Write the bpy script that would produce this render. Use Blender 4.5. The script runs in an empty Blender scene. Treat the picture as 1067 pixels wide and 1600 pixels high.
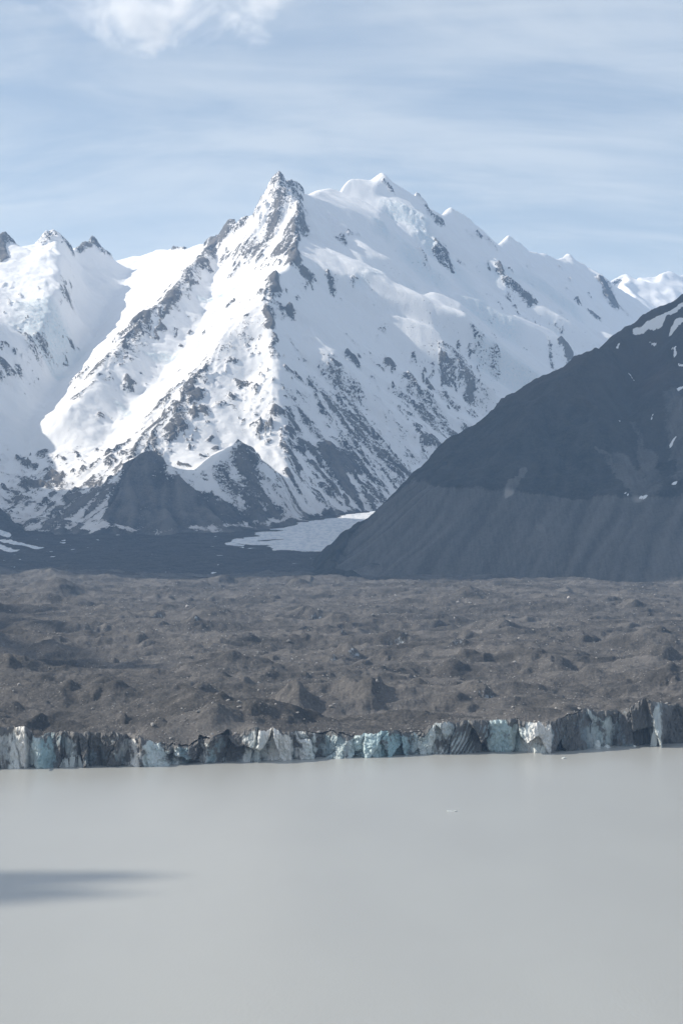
import bpy, bmesh, math, random
import numpy as np
from mathutils import Vector
from mathutils.geometry import delaunay_2d_cdt

R = math.radians
S = bpy.context.scene
C = S.collection
F, CX, HOR, CZ = 3112.0, 533.5, 870.0, 200.0      # focal length and horizon of the 1067x1600 photograph, eye 200 m above the lake
SUN_EL, SUN_AZ = R(37), R(-8)                      # sun from the left, slightly in front of the camera
SUN = np.array([-math.cos(SUN_EL) * math.cos(SUN_AZ), -math.cos(SUN_EL) * math.sin(SUN_AZ), math.sin(SUN_EL)])

# ------------------------------------------------------------------ camera
cam = bpy.data.cameras.new('camera')
co = bpy.data.objects.new('camera', cam)
C.objects.link(co)
cam.sensor_fit = 'AUTO'
cam.sensor_width = 36
cam.lens = F * 36 / 1600
cam.shift_y = (HOR - 800) / 1600
cam.clip_start, cam.clip_end = 1, 60000
co.location = (0, 0, CZ)
co.rotation_euler = (R(90), 0, 0)
S.camera = co

# ------------------------------------------------------------------ node helpers
class NT:
    def __init__(self, tree):
        self.t = tree; self.n = tree.nodes; self.l = tree.links
    def node(self, typ, **kw):
        nd = self.n.new(typ)
        for k, v in kw.items():
            if hasattr(nd, k): setattr(nd, k, v)
        return nd
    def put(self, sock, v):
        if isinstance(v, bpy.types.NodeSocket): self.l.new(v, sock)
        elif v is not None: sock.default_value = v
    def math(self, op, a, b=None, c=None, clamp=False):
        nd = self.node('ShaderNodeMath', operation=op, use_clamp=clamp)
        self.put(nd.inputs[0], a); self.put(nd.inputs[1], b)
        if c is not None: self.put(nd.inputs[2], c)
        return nd.outputs[0]
    def vmath(self, op, a, b=None):
        nd = self.node('ShaderNodeVectorMath', operation=op)
        self.put(nd.inputs[0], a); self.put(nd.inputs[1], b)
        return nd.outputs[0]
    def noise(self, vec, scale, detail=4, rough=0.55, dist=0.0):
        nd = self.node('ShaderNodeTexNoise')
        self.put(nd.inputs['Vector'], vec)
        nd.inputs['Scale'].default_value = scale; nd.inputs['Detail'].default_value = detail
        nd.inputs['Roughness'].default_value = rough; nd.inputs['Distortion'].default_value = dist
        return nd.outputs['Fac']
    def voro(self, vec, scale, out='Distance', feature='F1'):
        nd = self.node('ShaderNodeTexVoronoi', feature=feature)
        self.put(nd.inputs['Vector'], vec); nd.inputs['Scale'].default_value = scale
        return nd.outputs[out]
    def rng(self, v, a, b, c=0.0, d=1.0):
        nd = self.node('ShaderNodeMapRange', interpolation_type='SMOOTHSTEP')
        self.put(nd.inputs[0], v)
        for i, q in enumerate((a, b, c, d)): nd.inputs[i + 1].default_value = q
        return nd.outputs[0]
    def mix(self, f, a, b):
        nd = self.node('ShaderNodeMix', data_type='RGBA')
        self.put(nd.inputs[0], f)
        self.put(nd.inputs[6], a if isinstance(a, bpy.types.NodeSocket) else (*a, 1))
        self.put(nd.inputs[7], b if isinstance(b, bpy.types.NodeSocket) else (*b, 1))
        return nd.outputs[2]
    def mapping(self, vec, scale=(1, 1, 1), rot=(0, 0, 0), loc=(0, 0, 0)):
        nd = self.node('ShaderNodeMapping')
        self.put(nd.inputs[0], vec)
        nd.inputs[1].default_value = loc; nd.inputs[2].default_value = rot; nd.inputs[3].default_value = scale
        return nd.outputs[0]
    def attr(self, name):
        return self.node('ShaderNodeAttribute', attribute_name=name).outputs['Fac']
    def bump(self, h, strength, dist):
        nd = self.node('ShaderNodeBump')
        self.put(nd.inputs['Height'], h)
        nd.inputs['Strength'].default_value = strength; nd.inputs['Distance'].default_value = dist
        return nd.outputs[0]

def material(name):
    m = bpy.data.materials.new(name); m.use_nodes = True
    t = NT(m.node_tree)
    bs = t.n['Principled BSDF']
    geo = t.node('ShaderNodeNewGeometry').outputs['Position']
    return m, t, bs, geo

# ------------------------------------------------------------------ world
W = bpy.data.worlds.new('World'); S.world = W; W.use_nodes = True
t = NT(W.node_tree)
sky = t.node('ShaderNodeTexSky', sky_type='NISHITA', sun_disc=False)
sky.sun_elevation = SUN_EL
sky.sun_rotation = math.atan2(SUN[0], SUN[1])
sky.altitude = 700; sky.air_density = 1.0; sky.dust_density = 1.6; sky.ozone_density = 0.35
vec = t.node('ShaderNodeTexCoord').outputs['Generated']
sep = t.node('ShaderNodeSeparateXYZ'); t.put(sep.inputs[0], vec)
hgt = t.math('MAXIMUM', sep.outputs[2], 0.02)
# thin high cirrus: a layer seen in perspective (direction divided by height)
px_ = t.math('DIVIDE', sep.outputs[0], t.math('ADD', hgt, 0.18)); py_ = t.math('DIVIDE', sep.outputs[1], t.math('ADD', hgt, 0.18))
cmb = t.node('ShaderNodeCombineXYZ'); t.put(cmb.inputs[0], px_); t.put(cmb.inputs[1], py_)
c1 = t.noise(t.mapping(cmb.outputs[0], (1.6, 2.6, 1), (0, 0, R(14))), 0.9, 9, 0.58, 1.6)
c2 = t.noise(t.mapping(cmb.outputs[0], (2.2, 7.0, 1), (0, 0, R(-9)), (3, 1, 0)), 1.0, 8, 0.56, 1.0)
cir = t.rng(t.math('ADD', t.math('MULTIPLY', c1, 0.65), t.math('MULTIPLY', c2, 0.35)), 0.36, 0.66, 0.10, 0.50)
low = t.rng(sep.outputs[2], 0.0, 0.26, 0.42, 0.10)
skyc = t.mix(t.math('ADD', cir, low, clamp=True), sky.outputs[0], (7.0, 7.3, 7.4))
W.node_tree.links.new(skyc, t.n['Background'].inputs[0])
t.n['Background'].inputs[1].default_value = 0.094

# ------------------------------------------------------------------ sun and exposure
sl = bpy.data.lights.new('sun', 'SUN'); so = bpy.data.objects.new('sun', sl); C.objects.link(so)
sl.energy = 4.0; sl.angle = R(0.42); sl.color = (1.0, 0.93, 0.83)
so.rotation_euler = Vector(SUN).to_track_quat('Z', 'Y').to_euler()
so.location = (-3000, 0, 3000)
S.view_settings.view_transform = 'Standard'; S.view_settings.look = 'None'
S.view_settings.gamma = 1; S.view_settings.exposure = 0.49
S.view_settings.use_curve_mapping = False
S.cycles.max_bounces = 6; S.cycles.diffuse_bounces = 3; S.cycles.volume_bounces = 2

# ------------------------------------------------------------------ numeric helpers
rs = np.random.RandomState(7)
PERM = np.concatenate([rs.permutation(1024)] * 3)
GA = rs.rand(1024) * 2 * np.pi
GX, GY = np.cos(GA), np.sin(GA)
def perlin(x, y, seed=0):
    xi = np.floor(x).astype(np.int64); yi = np.floor(y).astype(np.int64)
    fx, fy = x - xi, y - yi
    def g(i, j, dx, dy):
        k = PERM[PERM[(i + seed * 57) & 1023] + (j & 1023)] & 1023
        return GX[k] * dx + GY[k] * dy
    u = fx * fx * fx * (fx * (fx * 6 - 15) + 10); v = fy * fy * fy * (fy * (fy * 6 - 15) + 10)
    a = g(xi, yi, fx, fy); b = g(xi + 1, yi, fx - 1, fy)
    c = g(xi, yi + 1, fx, fy - 1); d = g(xi + 1, yi + 1, fx - 1, fy - 1)
    return (a + u * (b - a) + v * ((c + u * (d - c)) - (a + u * (b - a)))) * 1.5
def fbm(x, y, lam, octv=5, seed=0, gain=0.5, ridged=False):
    s = np.zeros(np.broadcast(x, y).shape); a = 1.0; k = 1.0 / lam
    for o in range(octv):
        n = perlin(x * k + o * 13.7, y * k - o * 7.3, seed + o)
        s += a * ((1 - 2 * np.abs(n)) if ridged else n)
        a *= gain; k *= 2.03
    return s
def smooth(a, b, x):
    q = np.clip((x - a) / (b - a), 0, 1)
    return q * q * (3 - 2 * q)
def blur(a, sig):
    r = max(1, int(sig * 3)); k = np.exp(-0.5 * (np.arange(-r, r + 1) / sig) ** 2); k /= k.sum()
    for ax in (0, 1):
        p = np.pad(a, [(r, r) if i == ax else (0, 0) for i in (0, 1)], mode='edge')
        out = np.zeros_like(a); n = a.shape[ax]
        for i, w in enumerate(k):
            out += w * (p[i:i + n, :] if ax == 0 else p[:, i:i + n])
        a = out
    return a
def P(px, py, d):
    """the point at distance d (m) that stands at (px, py) of the photograph"""
    return ((px - CX) / F * d, d, CZ + (HOR - py) / F * d)

class Terrain:
    """regular height field over the ground plan"""
    def __init__(self, x0, x1, y0, y1, step):
        self.xs = np.arange(x0, x1, step); self.ys = np.arange(y0, y1, step); self.st = step
        self.X, self.Y = np.meshgrid(self.xs, self.ys)
        self.h = np.zeros_like(self.X)
    def tin(self, lines, extra=()):
        pts, edges, zs = [], [], []
        idx = {}
        def add(p):
            k = (round(p[0], 1), round(p[1], 1))
            if k not in idx:
                idx[k] = len(pts); pts.append(Vector((p[0], p[1]))); zs.append(p[2])
            return idx[k]
        for ln in lines:
            prev = None
            for q in ln:
                i = add(P(q[0], q[1], q[2] * 1000))
                if prev is not None and prev != i: edges.append((prev, i))
                prev = i
        for q in extra: add(q)
        ov, oe, of, orig, _, _ = delaunay_2d_cdt(pts, edges, [], 0, 0.01)
        oz = []
        for v, og in zip(ov, orig):
            if og: oz.append(zs[og[0]])
            else:
                w = [1 / (1 + (v - p).length_squared) for p in pts]
                oz.append(sum(a * b for a, b in zip(w, zs)) / sum(w))
        H = np.full(self.X.shape, np.nan)
        x0, y0, st = self.xs[0], self.ys[0], self.st
        for f in of:
            a, b, c = (ov[i] for i in f); za, zb, zc = (oz[i] for i in f)
            det = (b.y - c.y) * (a.x - c.x) + (c.x - b.x) * (a.y - c.y)
            if abs(det) < 1e-9: continue
            i0 = max(0, int((min(a.x, b.x, c.x) - x0) / st)); i1 = min(len(self.xs), int((max(a.x, b.x, c.x) - x0) / st) + 2)
            j0 = max(0, int((min(a.y, b.y, c.y) - y0) / st)); j1 = min(len(self.ys), int((max(a.y, b.y, c.y) - y0) / st) + 2)
            if i0 >= i1 or j0 >= j1: continue
            XX = self.X[j0:j1, i0:i1]; YY = self.Y[j0:j1, i0:i1]
            l1 = ((b.y - c.y) * (XX - c.x) + (c.x - b.x) * (YY - c.y)) / det
            l2 = ((c.y - a.y) * (XX - c.x) + (a.x - c.x) * (YY - c.y)) / det
            l3 = 1 - l1 - l2
            m = (l1 >= -1e-6) & (l2 >= -1e-6) & (l3 >= -1e-6)
            sub = H[j0:j1, i0:i1]; sub[m] = (l1 * za + l2 * zb + l3 * zc)[m]
        H[np.isnan(H)] = np.nanmin(H)
        self.h = H
    def sample(self, x, y, a=None):
        a = self.h if a is None else a
        fx = np.clip((x - self.xs[0]) / self.st, 0, len(self.xs) - 1.001); fy = np.clip((y - self.ys[0]) / self.st, 0, len(self.ys) - 1.001)
        i = fx.astype(int); j = fy.astype(int); u = fx - i; v = fy - j
        return (a[j, i] * (1 - u) + a[j, i + 1] * u) * (1 - v) + (a[j + 1, i] * (1 - u) + a[j + 1, i + 1] * u) * v
    def hit(self, px, py):
        d = np.arange(self.ys[0], self.ys[-1], self.st * 0.7)
        x = (px - CX) / F * d
        pr = HOR - F * (self.sample(x, d) - CZ) / d
        k = np.nonzero(pr <= py)[0]
        i = k[0] if len(k) else int(np.argmin(pr))
        return x[i], d[i]
    def dist(self, line, X=None, Y=None, pad=500):
        """plan distance of every grid point to a polyline given in photograph pixels, with the radius interpolated along it"""
        X = self.X if X is None else X; Y = self.Y if Y is None else Y
        pts = [self.hit(q[0], q[1]) for q in line]
        if len(pts) == 1: pts = pts * 2
        D = np.full(X.shape, 1e9)
        for (ax, ay), (bx, by) in zip(pts, pts[1:]):
            dx, dy = bx - ax, by - ay; L = dx * dx + dy * dy + 1e-9
            if L > 900 ** 2 * 4: continue
            m0, m1 = min(ax, bx) - pad, max(ax, bx) + pad; n0, n1 = min(ay, by) - pad, max(ay, by) + pad
            i0, i1 = np.searchsorted(self.xs, [m0, m1]); j0, j1 = np.searchsorted(self.ys, [n0, n1])
            if i0 >= i1 or j0 >= j1: continue
            xx, yy = X[j0:j1, i0:i1], Y[j0:j1, i0:i1]
            tt = np.clip(((xx - ax) * dx + (yy - ay) * dy) / L, 0, 1)
            D[j0:j1, i0:i1] = np.minimum(D[j0:j1, i0:i1], np.hypot(xx - ax - tt * dx, yy - ay - tt * dy))
        return D
    def inside(self, poly, X=None, Y=None):
        X = self.X if X is None else X; Y = self.Y if Y is None else Y
        pts = [self.hit(*q) for q in poly]
        m = np.zeros(X.shape, bool)
        pa = np.array(pts)
        i0, i1 = np.searchsorted(self.xs, [pa[:, 0].min() - 120, pa[:, 0].max() + 120]); j0, j1 = np.searchsorted(self.ys, [pa[:, 1].min() - 120, pa[:, 1].max() + 120])
        xx, yy, mm = X[j0:j1, i0:i1], Y[j0:j1, i0:i1], m[j0:j1, i0:i1]
        for (ax, ay), (bx, by) in zip(pts, pts[1:] + pts[:1]):
            if abs(by - ay) < 1e-6: continue
            mm ^= ((ay > yy) != (by > yy)) & (xx < (bx - ax) * (yy - ay) / (by - ay) + ax)
        return m.astype(float)
    def slope(self):
        gy, gx = np.gradient(self.h, self.st)
        return np.hypot(gx, gy), gx, gy
    def streak(self, src, n=14, base=None, stp=1.3):
        """src averaged along the fall line: streaks that run down the slope"""
        b = blur(self.h if base is None else base, 4)
        gy, gx = np.gradient(b); L = np.hypot(gx, gy) + 1e-6
        gx, gy = gx / L, gy / L
        acc = src.copy(); J, I = np.mgrid[0:src.shape[0], 0:src.shape[1]].astype(float)
        for sg in (1, -1):
            pi, pj = I.copy(), J.copy()
            for k in range(n):
                ii = np.clip(pi, 0, src.shape[1] - 1).astype(int); jj = np.clip(pj, 0, src.shape[0] - 1).astype(int)
                pi += sg * gx[jj, ii] * stp; pj += sg * gy[jj, ii] * stp
                ii = np.clip(pi, 0, src.shape[1] - 1).astype(int); jj = np.clip(pj, 0, src.shape[0] - 1).astype(int)
                acc += src[jj, ii]
        return acc / (2 * n + 1)

def link(name, me, mat, kind=None, label=None, cat=None, group=None, parent=None):
    o = bpy.data.objects.new(name, me); C.objects.link(o)
    if mat is not None and not me.materials: me.materials.append(mat)
    if kind: o['kind'] = kind
    if label: o['label'] = label
    if cat: o['category'] = cat
    if group: o['group'] = group
    if parent: o.parent = parent
    return o
def grid_mesh(name, X, Y, Z, attrs=None, keep=None, smoothed=True):
    nj, ni = X.shape
    me = bpy.data.meshes.new(name)
    idx = np.arange(nj * ni).reshape(nj, ni)
    q = np.stack([idx[:-1, :-1], idx[:-1, 1:], idx[1:, 1:], idx[1:, :-1]], -1)
    if keep is not None:
        kk = keep[:-1, :-1] | keep[1:, :-1] | keep[:-1, 1:] | keep[1:, 1:]
        q = q[kk]
    q = q.reshape(-1, 4)
    used = np.zeros(nj * ni, bool); used[q.ravel()] = True
    remap = np.cumsum(used) - 1
    q = remap[q]
    co_ = np.stack([X, Y, Z], -1).reshape(-1, 3)[used].astype(np.float32)
    me.vertices.add(len(co_)); me.vertices.foreach_set('co', co_.ravel())
    me.loops.add(q.size); me.loops.foreach_set('vertex_index', q.ravel().astype(np.int32))
    me.polygons.add(len(q))
    me.polygons.foreach_set('loop_start', np.arange(0, q.size, 4, dtype=np.int32))
    me.polygons.foreach_set('use_smooth', np.full(len(q), smoothed))
    me.update(calc_edges=True)
    for k, v in (attrs or {}).items():
        a = me.attributes.new(k, 'FLOAT', 'POINT')
        a.data.foreach_set('value', v.reshape(-1)[used].astype(np.float32))
    return me

# ------------------------------------------------------------------ materials
def snow_rock_material(name, rock_a, rock_b, snow=(0.88, 0.875, 0.87), dirty=(0.55, 0.50, 0.47)):
    m, t, bs, pos = material(name)
    n1 = t.noise(t.mapping(pos, (1, 1, .7)), 0.11, 6, 0.72, .4); n2 = t.noise(pos, 0.012, 5, 0.6); n3 = t.noise(pos, 0.04, 5, .65, .6)
    rk = t.math('ADD', t.attr('rock'), t.math('MULTIPLY', t.math('SUBTRACT', t.math('ADD', t.math('MULTIPLY', n1, .55), t.math('MULTIPLY', n3, .45)), 0.5), 3.3))
    fac = t.rng(rk, 0.43, 0.57)
    rc = t.mix(t.rng(t.math('ADD', t.math('ADD', n1, t.math('MULTIPLY', t.attr('streak'), .5)), t.math('MULTIPLY', n2, 0.6)), 0.75, 1.4), rock_a, rock_b)
    ds = t.math('MULTIPLY', t.attr('dirt'), t.rng(n2, 0.3, 0.7, 0.4, 1.0))
    sc = t.mix(ds, snow, dirty)
    sc = t.mix(t.math('MULTIPLY', t.attr('ice'), t.rng(n1, 0.35, 0.7)), sc, (0.62, 0.78, 0.84))
    t.put(bs.inputs['Base Color'], t.mix(fac, sc, rc))
    bs.inputs['Roughness'].default_value = 0.85
    bs.inputs['Specular IOR Level'].default_value = 0.15
    hb = t.math('ADD', t.math('MULTIPLY', n1, t.math('ADD', t.math('MULTIPLY', fac, 0.9), t.math('ADD', t.math('MULTIPLY', t.attr('ice'), 0.8), 0.22))), 0.0)
    t.put(bs.inputs['Normal'], t.bump(hb, 0.8, 14.0))
    return m

# ------------------------------------------------------------------ the snow mountain
T = Terrain(-3700, 3300, 8100, 16600, 7.0)
sky_r = [(150, 410, 13.0), (192, 404, 13.1), (220, 397, 13.0), (253, 390, 12.9), (300, 389, 12.5), (319, 387, 12.4), (334, 380, 12.25), (354, 360, 12.1), (374, 354, 12.0),
         (400, 332, 11.9), (415, 304, 11.85), (436, 274, 11.8), (452, 288, 11.9), (476, 301, 12.1), (490, 301, 12.4), (515, 291, 12.8), (540, 276, 13.1), (560, 282, 13.2),
         (580, 283, 13.15), (598, 270, 13.2), (625, 289, 13.3), (650, 305, 13.4), (688, 333, 13.7), (703, 322, 13.8), (717, 329, 13.9), (740, 350, 14.0),
         (769, 386, 14.2), (782, 374, 14.3), (793, 366, 14.4), (830, 391, 14.7), (873, 402, 15.0), (888, 397, 15.1), (921, 419, 15.3), (945, 435, 15.5), (965, 452, 15.7), (1010, 478, 15.9), (1100, 520, 16.2)]
left_r = [(-700, 420, 10.2), (-420, 330, 10.9), (-250, 360, 11.4), (-120, 400, 11.7), (-60, 398, 11.8), (0, 380, 12.0), (20, 387, 12.05), (61, 377, 12.2), (87, 358, 12.3), (101, 376, 12.4), (119, 387, 12.5), (144, 380, 12.7), (150, 410, 13.0)]
S1 = [(436, 274, 11.8), (470, 322, 11.55), (466, 370, 11.25), (460, 405, 11.0), (430, 435, 10.72), (424, 480, 10.47), (422, 510, 10.3), (428, 560, 10.05), (436, 610, 9.8), (442, 660, 9.58), (446, 700, 9.4), (452, 750, 9.18), (458, 806, 8.95)]
S2 = [(430, 435, 10.72), (385, 478, 10.5), (354, 523, 10.25), (325, 575, 9.98), (304, 598, 9.86), (268, 632, 9.66), (225, 682, 9.35), (190, 722, 9.1), (160, 765, 8.85)]
S3 = [(334, 380, 12.25), (299, 417, 11.6), (273, 458, 11.2), (228, 488, 10.85), (207, 523, 10.6), (170, 565, 10.25), (130, 612, 9.9), (100, 650, 9.6)]
G1 = [(340, 420, 11.85), (330, 470, 11.35), (300, 530, 10.85), (250, 590, 10.35), (200, 645, 9.9), (150, 700, 9.4), (115, 740, 9.1)]
G2 = [(205, 425, 12.7), (180, 470, 12.1), (150, 520, 11.5), (110, 575, 10.8), (75, 620, 10.3), (45, 660, 9.9), (50, 710, 9.45), (60, 760, 9.0)]
S4 = [(87, 358, 12.3), (97, 400, 11.75), (92, 450, 11.2), (75, 490, 10.85), (55, 535, 10.5), (22, 580, 10.15), (-20, 625, 9.8), (-80, 700, 9.2)]
B4 = [(125, 415, 12.4), (135, 450, 12.05), (112, 500, 11.4)]
S5 = [(-420, 330, 10.9), (-330, 355, 9.9), (-260, 470, 9.3), (-180, 600, 8.8), (-120, 700, 8.45)]
MID = [(400, 540, 10.22), (385, 600, 9.95), (368, 660, 9.62), (352, 715, 9.3)]
U1 = [(476, 301, 12.1), (503, 328, 12.05), (532, 356, 11.95), (560, 396, 11.75), (604, 416, 11.62)]
V1 = [(478, 335, 11.85), (492, 372, 11.75)]
DOME = [(478, 385, 11.5), (515, 398, 11.5), (548, 420, 11.5)]
PLAT = [(520, 310, 12.95), (570, 312, 12.98), (612, 310, 12.98), (640, 326, 12.92), (668, 356, 12.8), (690, 400, 12.6)]
FACE = [(500, 500, 10.8), (520, 580, 10.4), (540, 660, 10.05), (545, 740, 9.72)]
FAC2 = [(600, 400, 12.0), (640, 470, 11.7), (680, 540, 11.3), (700, 620, 10.9), (690, 690, 10.4)]
FAC3 = [(740, 420, 13.3), (780, 480, 12.9), (830, 540, 12.4), (850, 600, 11.8)]
FAC4 = [(860, 450, 14.2), (910, 510, 13.6), (950, 560, 13.0)]
BOT = [(458, 806, 8.95), (500, 806, 9.25), (553, 796, 9.6), (601, 789, 9.9), (700, 790, 10.5), (850, 770, 11.3), (1000, 740, 12.3), (1200, 700, 13.6)]
M1 = [(234, 704, 8.78), (263, 735, 8.72), (304, 760, 8.68), (326, 762, 8.68), (334, 736, 8.78), (340, 711, 8.88), (364, 691, 8.94), (392, 708, 8.95), (420, 732, 8.93), (445, 764, 8.9), (458, 806, 8.95)]
M2 = [(234, 704, 8.78), (202, 732, 8.7), (172, 775, 8.55), (160, 815, 8.35)]
M3 = [(160, 815, 8.35), (243, 838, 8.2), (340, 820, 8.4), (410, 820, 8.6), (458, 815, 8.75)]
BAS = [(290, 742, 8.98), (330, 730, 9.15)]
LOW = [(0, 715, 9.35), (0, 760, 9.0), (0, 815, 8.55)]
LO2 = [(110, 760, 8.98), (100, 800, 8.6), (80, 832, 8.3)]
extra = []
for q in sky_r[::3] + left_r[::3]:
    x, y, z = P(q[0], q[1], q[2] * 1000)
    extra.append((x * 1.08 + 60, y + 1500, max(300, z - 1100)))
extra += [(-3700, 8100, 150), (3300, 8100, 0), (3300, 16600, 500), (-3700, 16600, 600), (0, 16600, 500), (-3700, 12500, 700), (0, 8100, 120), (-1500, 8100, 130), (1500, 9300, 60)]
T.tin([sky_r, left_r, S1, S2, S3, G1, G2, S4, B4, S5, MID, U1, V1, DOME, PLAT, FACE, FAC2, FAC3, FAC4, BOT, M1, M2, M3, BAS, LOW, LO2], extra)
wx = fbm(T.X, T.Y, 260, 4, 3) * 26; wy = fbm(T.X, T.Y, 260, 4, 9) * 26
base = T.h.copy()
T.h = blur(T.sample(T.X + wx, T.Y + wy), 2.2)
T.h = 0.7 * T.h + 0.3 * blur(T.h, 5)
# snow terraces of the right face: each one lies less steep than the sun's rays and stands clear of the slope above it,
# with slopes a little steeper than the rays in between
TERR = [[(481, 302), (500, 301), (542, 277), (569, 284), (592, 273), (597, 276), (582, 299), (587, 310), (608, 307), (637, 316), (671, 344), (668, 360), (645, 373), (630, 364), (618, 350), (612, 328), (596, 322), (590, 335), (600, 352), (585, 356), (571, 349), (550, 336), (519, 320), (492, 311)],
        [(499, 319), (506, 322), (545, 357), (566, 378), (582, 391), (616, 410), (608, 415), (576, 406), (550, 389), (519, 365), (521, 352), (506, 336)],
        [(464, 370), (482, 365), (519, 370), (550, 389), (566, 407), (587, 423), (603, 444), (613, 467), (590, 472), (571, 441), (555, 428), (542, 441), (519, 436), (492, 423), (469, 417), (461, 407), (458, 386)],
        [(559, 430), (598, 430), (609, 451), (651, 460), (682, 467), (700, 480), (718, 490), (730, 503), (728, 522), (690, 517), (664, 509), (638, 493), (604, 482), (585, 469), (591, 459), (580, 448)],
        [(580, 497), (604, 498), (648, 503), (672, 524), (694, 544), (712, 562), (721, 577), (700, 586), (682, 568), (658, 556), (640, 550), (622, 540), (606, 528), (600, 512)],
        [(720, 580), (754, 607), (746, 617), (718, 598)], [(587, 553), (604, 561), (619, 572), (630, 580), (646, 598), (664, 614), (659, 618), (640, 608), (622, 592), (609, 579), (596, 566)],
        [(436, 469), (454, 472), (472, 488), (491, 509), (507, 543), (530, 556), (512, 573), (483, 572), (471, 559), (470, 535), (476, 519), (476, 500), (451, 488)], [(436, 434), (449, 435), (459, 454), (441, 459)],
        [(756, 407), (767, 407), (774, 415), (790, 427), (799, 440), (799, 450), (777, 453), (760, 440), (777, 434)], [(873, 404), (885, 399), (900, 407), (895, 415)], [(914, 415), (940, 429), (941, 437), (933, 434)], [(801, 406), (818, 408), (816, 412), (803, 411)], [(664, 430), (676, 433), (678, 439)],
        [(757, 490), (778, 488), (802, 490), (832, 502), (862, 514), (880, 529), (883, 547), (874, 551), (856, 541), (832, 529), (802, 514), (790, 520), (769, 509)], [(836, 547), (856, 541), (874, 551), (871, 559), (856, 554)],
        [(823, 478), (850, 472), (862, 484), (880, 499), (896, 508), (895, 512), (871, 507), (847, 497), (832, 488)], [(694, 458), (721, 463), (751, 473), (763, 481), (739, 480), (718, 473)], [(925, 515), (952, 520), (960, 529), (949, 533)], [(912, 540), (934, 546), (930, 549)], [(500, 692), (520, 700), (512, 712), (492, 700)], [(628, 640), (640, 642), (638, 650)]]
E1 = -SUN[:2] / np.hypot(*SUN[:2]); E2 = np.array([-E1[1], E1[0]]); TANE = math.tan(SUN_EL)
ssr = np.arange(-2300, 2900, 7.0); ppr = np.arange(8000, 17000, 7.0)
SS, PP = np.meshgrid(ssr, ppr)
RXX, RYY = SS * E1[0] + PP * E2[0], SS * E1[1] + PP * E2[1]
regp = [P(q[0] + 7, q[1], q[2] * 1000)[:2] for q in S1] + [(3600, 8600), (3600, 17500)] + [P(q[0], q[1], q[2] * 1000 - 60)[:2] for q in sky_r[:11:-1]]
reg = np.zeros(T.X.shape, bool)
for (ax, ay), (bx, by) in zip(regp, regp[1:] + regp[:1]):
    if abs(by - ay) > 1e-6: reg ^= ((ay > T.Y) != (by > T.Y)) & (T.X < (bx - ax) * (T.Y - ay) / (by - ay) + ax)
regr = T.sample(RXX, RYY, reg.astype(float)) > .5
regr &= (RXX < T.xs[-1]) & (RYY > T.ys[0]) & (RYY < T.ys[-1])
h_face = T.h.copy(); g_r = T.sample(RXX, RYY, h_face) + SS * TANE
tx, ty = fbm(T.X, T.Y, 70, 4, 141) * 13, fbm(T.X, T.Y, 70, 4, 143) * 13
for it in range(4):
    lit = np.zeros(T.X.shape)
    for pl in TERR: lit = np.maximum(lit, T.inside(pl, T.X + tx, T.Y + ty))
    lr = T.sample(RXX, RYY, blur(lit, 1.0)); dev = np.zeros_like(g_r)
    gp_ = g_r[:, 0].copy(); rm = gp_.copy(); was = np.zeros(len(ppr), bool); ds = 7.0
    for k in range(1, len(ssr)):
        ins = regr[:, k]; d0 = g_r[:, k] - g_r[:, k - 1]
        gap = rm - gp_
        dl = np.where(gap > 0, np.maximum(d0, .75 * ds), np.clip(d0, .30 * ds, .42 * ds))
        dsd = np.where(gap < 32, np.clip(d0, -.35 * ds, -.07 * ds), 0)
        L_ = np.clip(lr[:, k] * 1.6 - .3, 0, 1)
        d = np.where(ins, dl * L_ + dsd * (1 - L_), d0)
        gp_ = gp_ + d
        gp_ = np.where(ins, gp_, g_r[:, k] + (gp_ - g_r[:, k]) * .96)
        rm = np.where(ins & was, np.maximum(rm, gp_), gp_); was = ins
        dev[:, k] = gp_ - g_r[:, k]
    dev = blur(dev, 1.3)
    us, up = T.X * E1[0] + T.Y * E1[1], T.X * E2[0] + T.Y * E2[1]
    fi = np.clip((us - ssr[0]) / 7, 0, len(ssr) - 1.01); fj = np.clip((up - ppr[0]) / 7, 0, len(ppr) - 1.01)
    i_, j_ = fi.astype(int), fj.astype(int); u_, v_ = fi - i_, fj - j_
    dxy = (dev[j_, i_] * (1 - u_) + dev[j_, i_ + 1] * u_) * (1 - v_) + (dev[j_ + 1, i_] * (1 - u_) + dev[j_ + 1, i_ + 1] * u_) * v_
    T.h = h_face + dxy
face = blur(reg.astype(float), 6)
tops = np.zeros_like(T.h)
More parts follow.
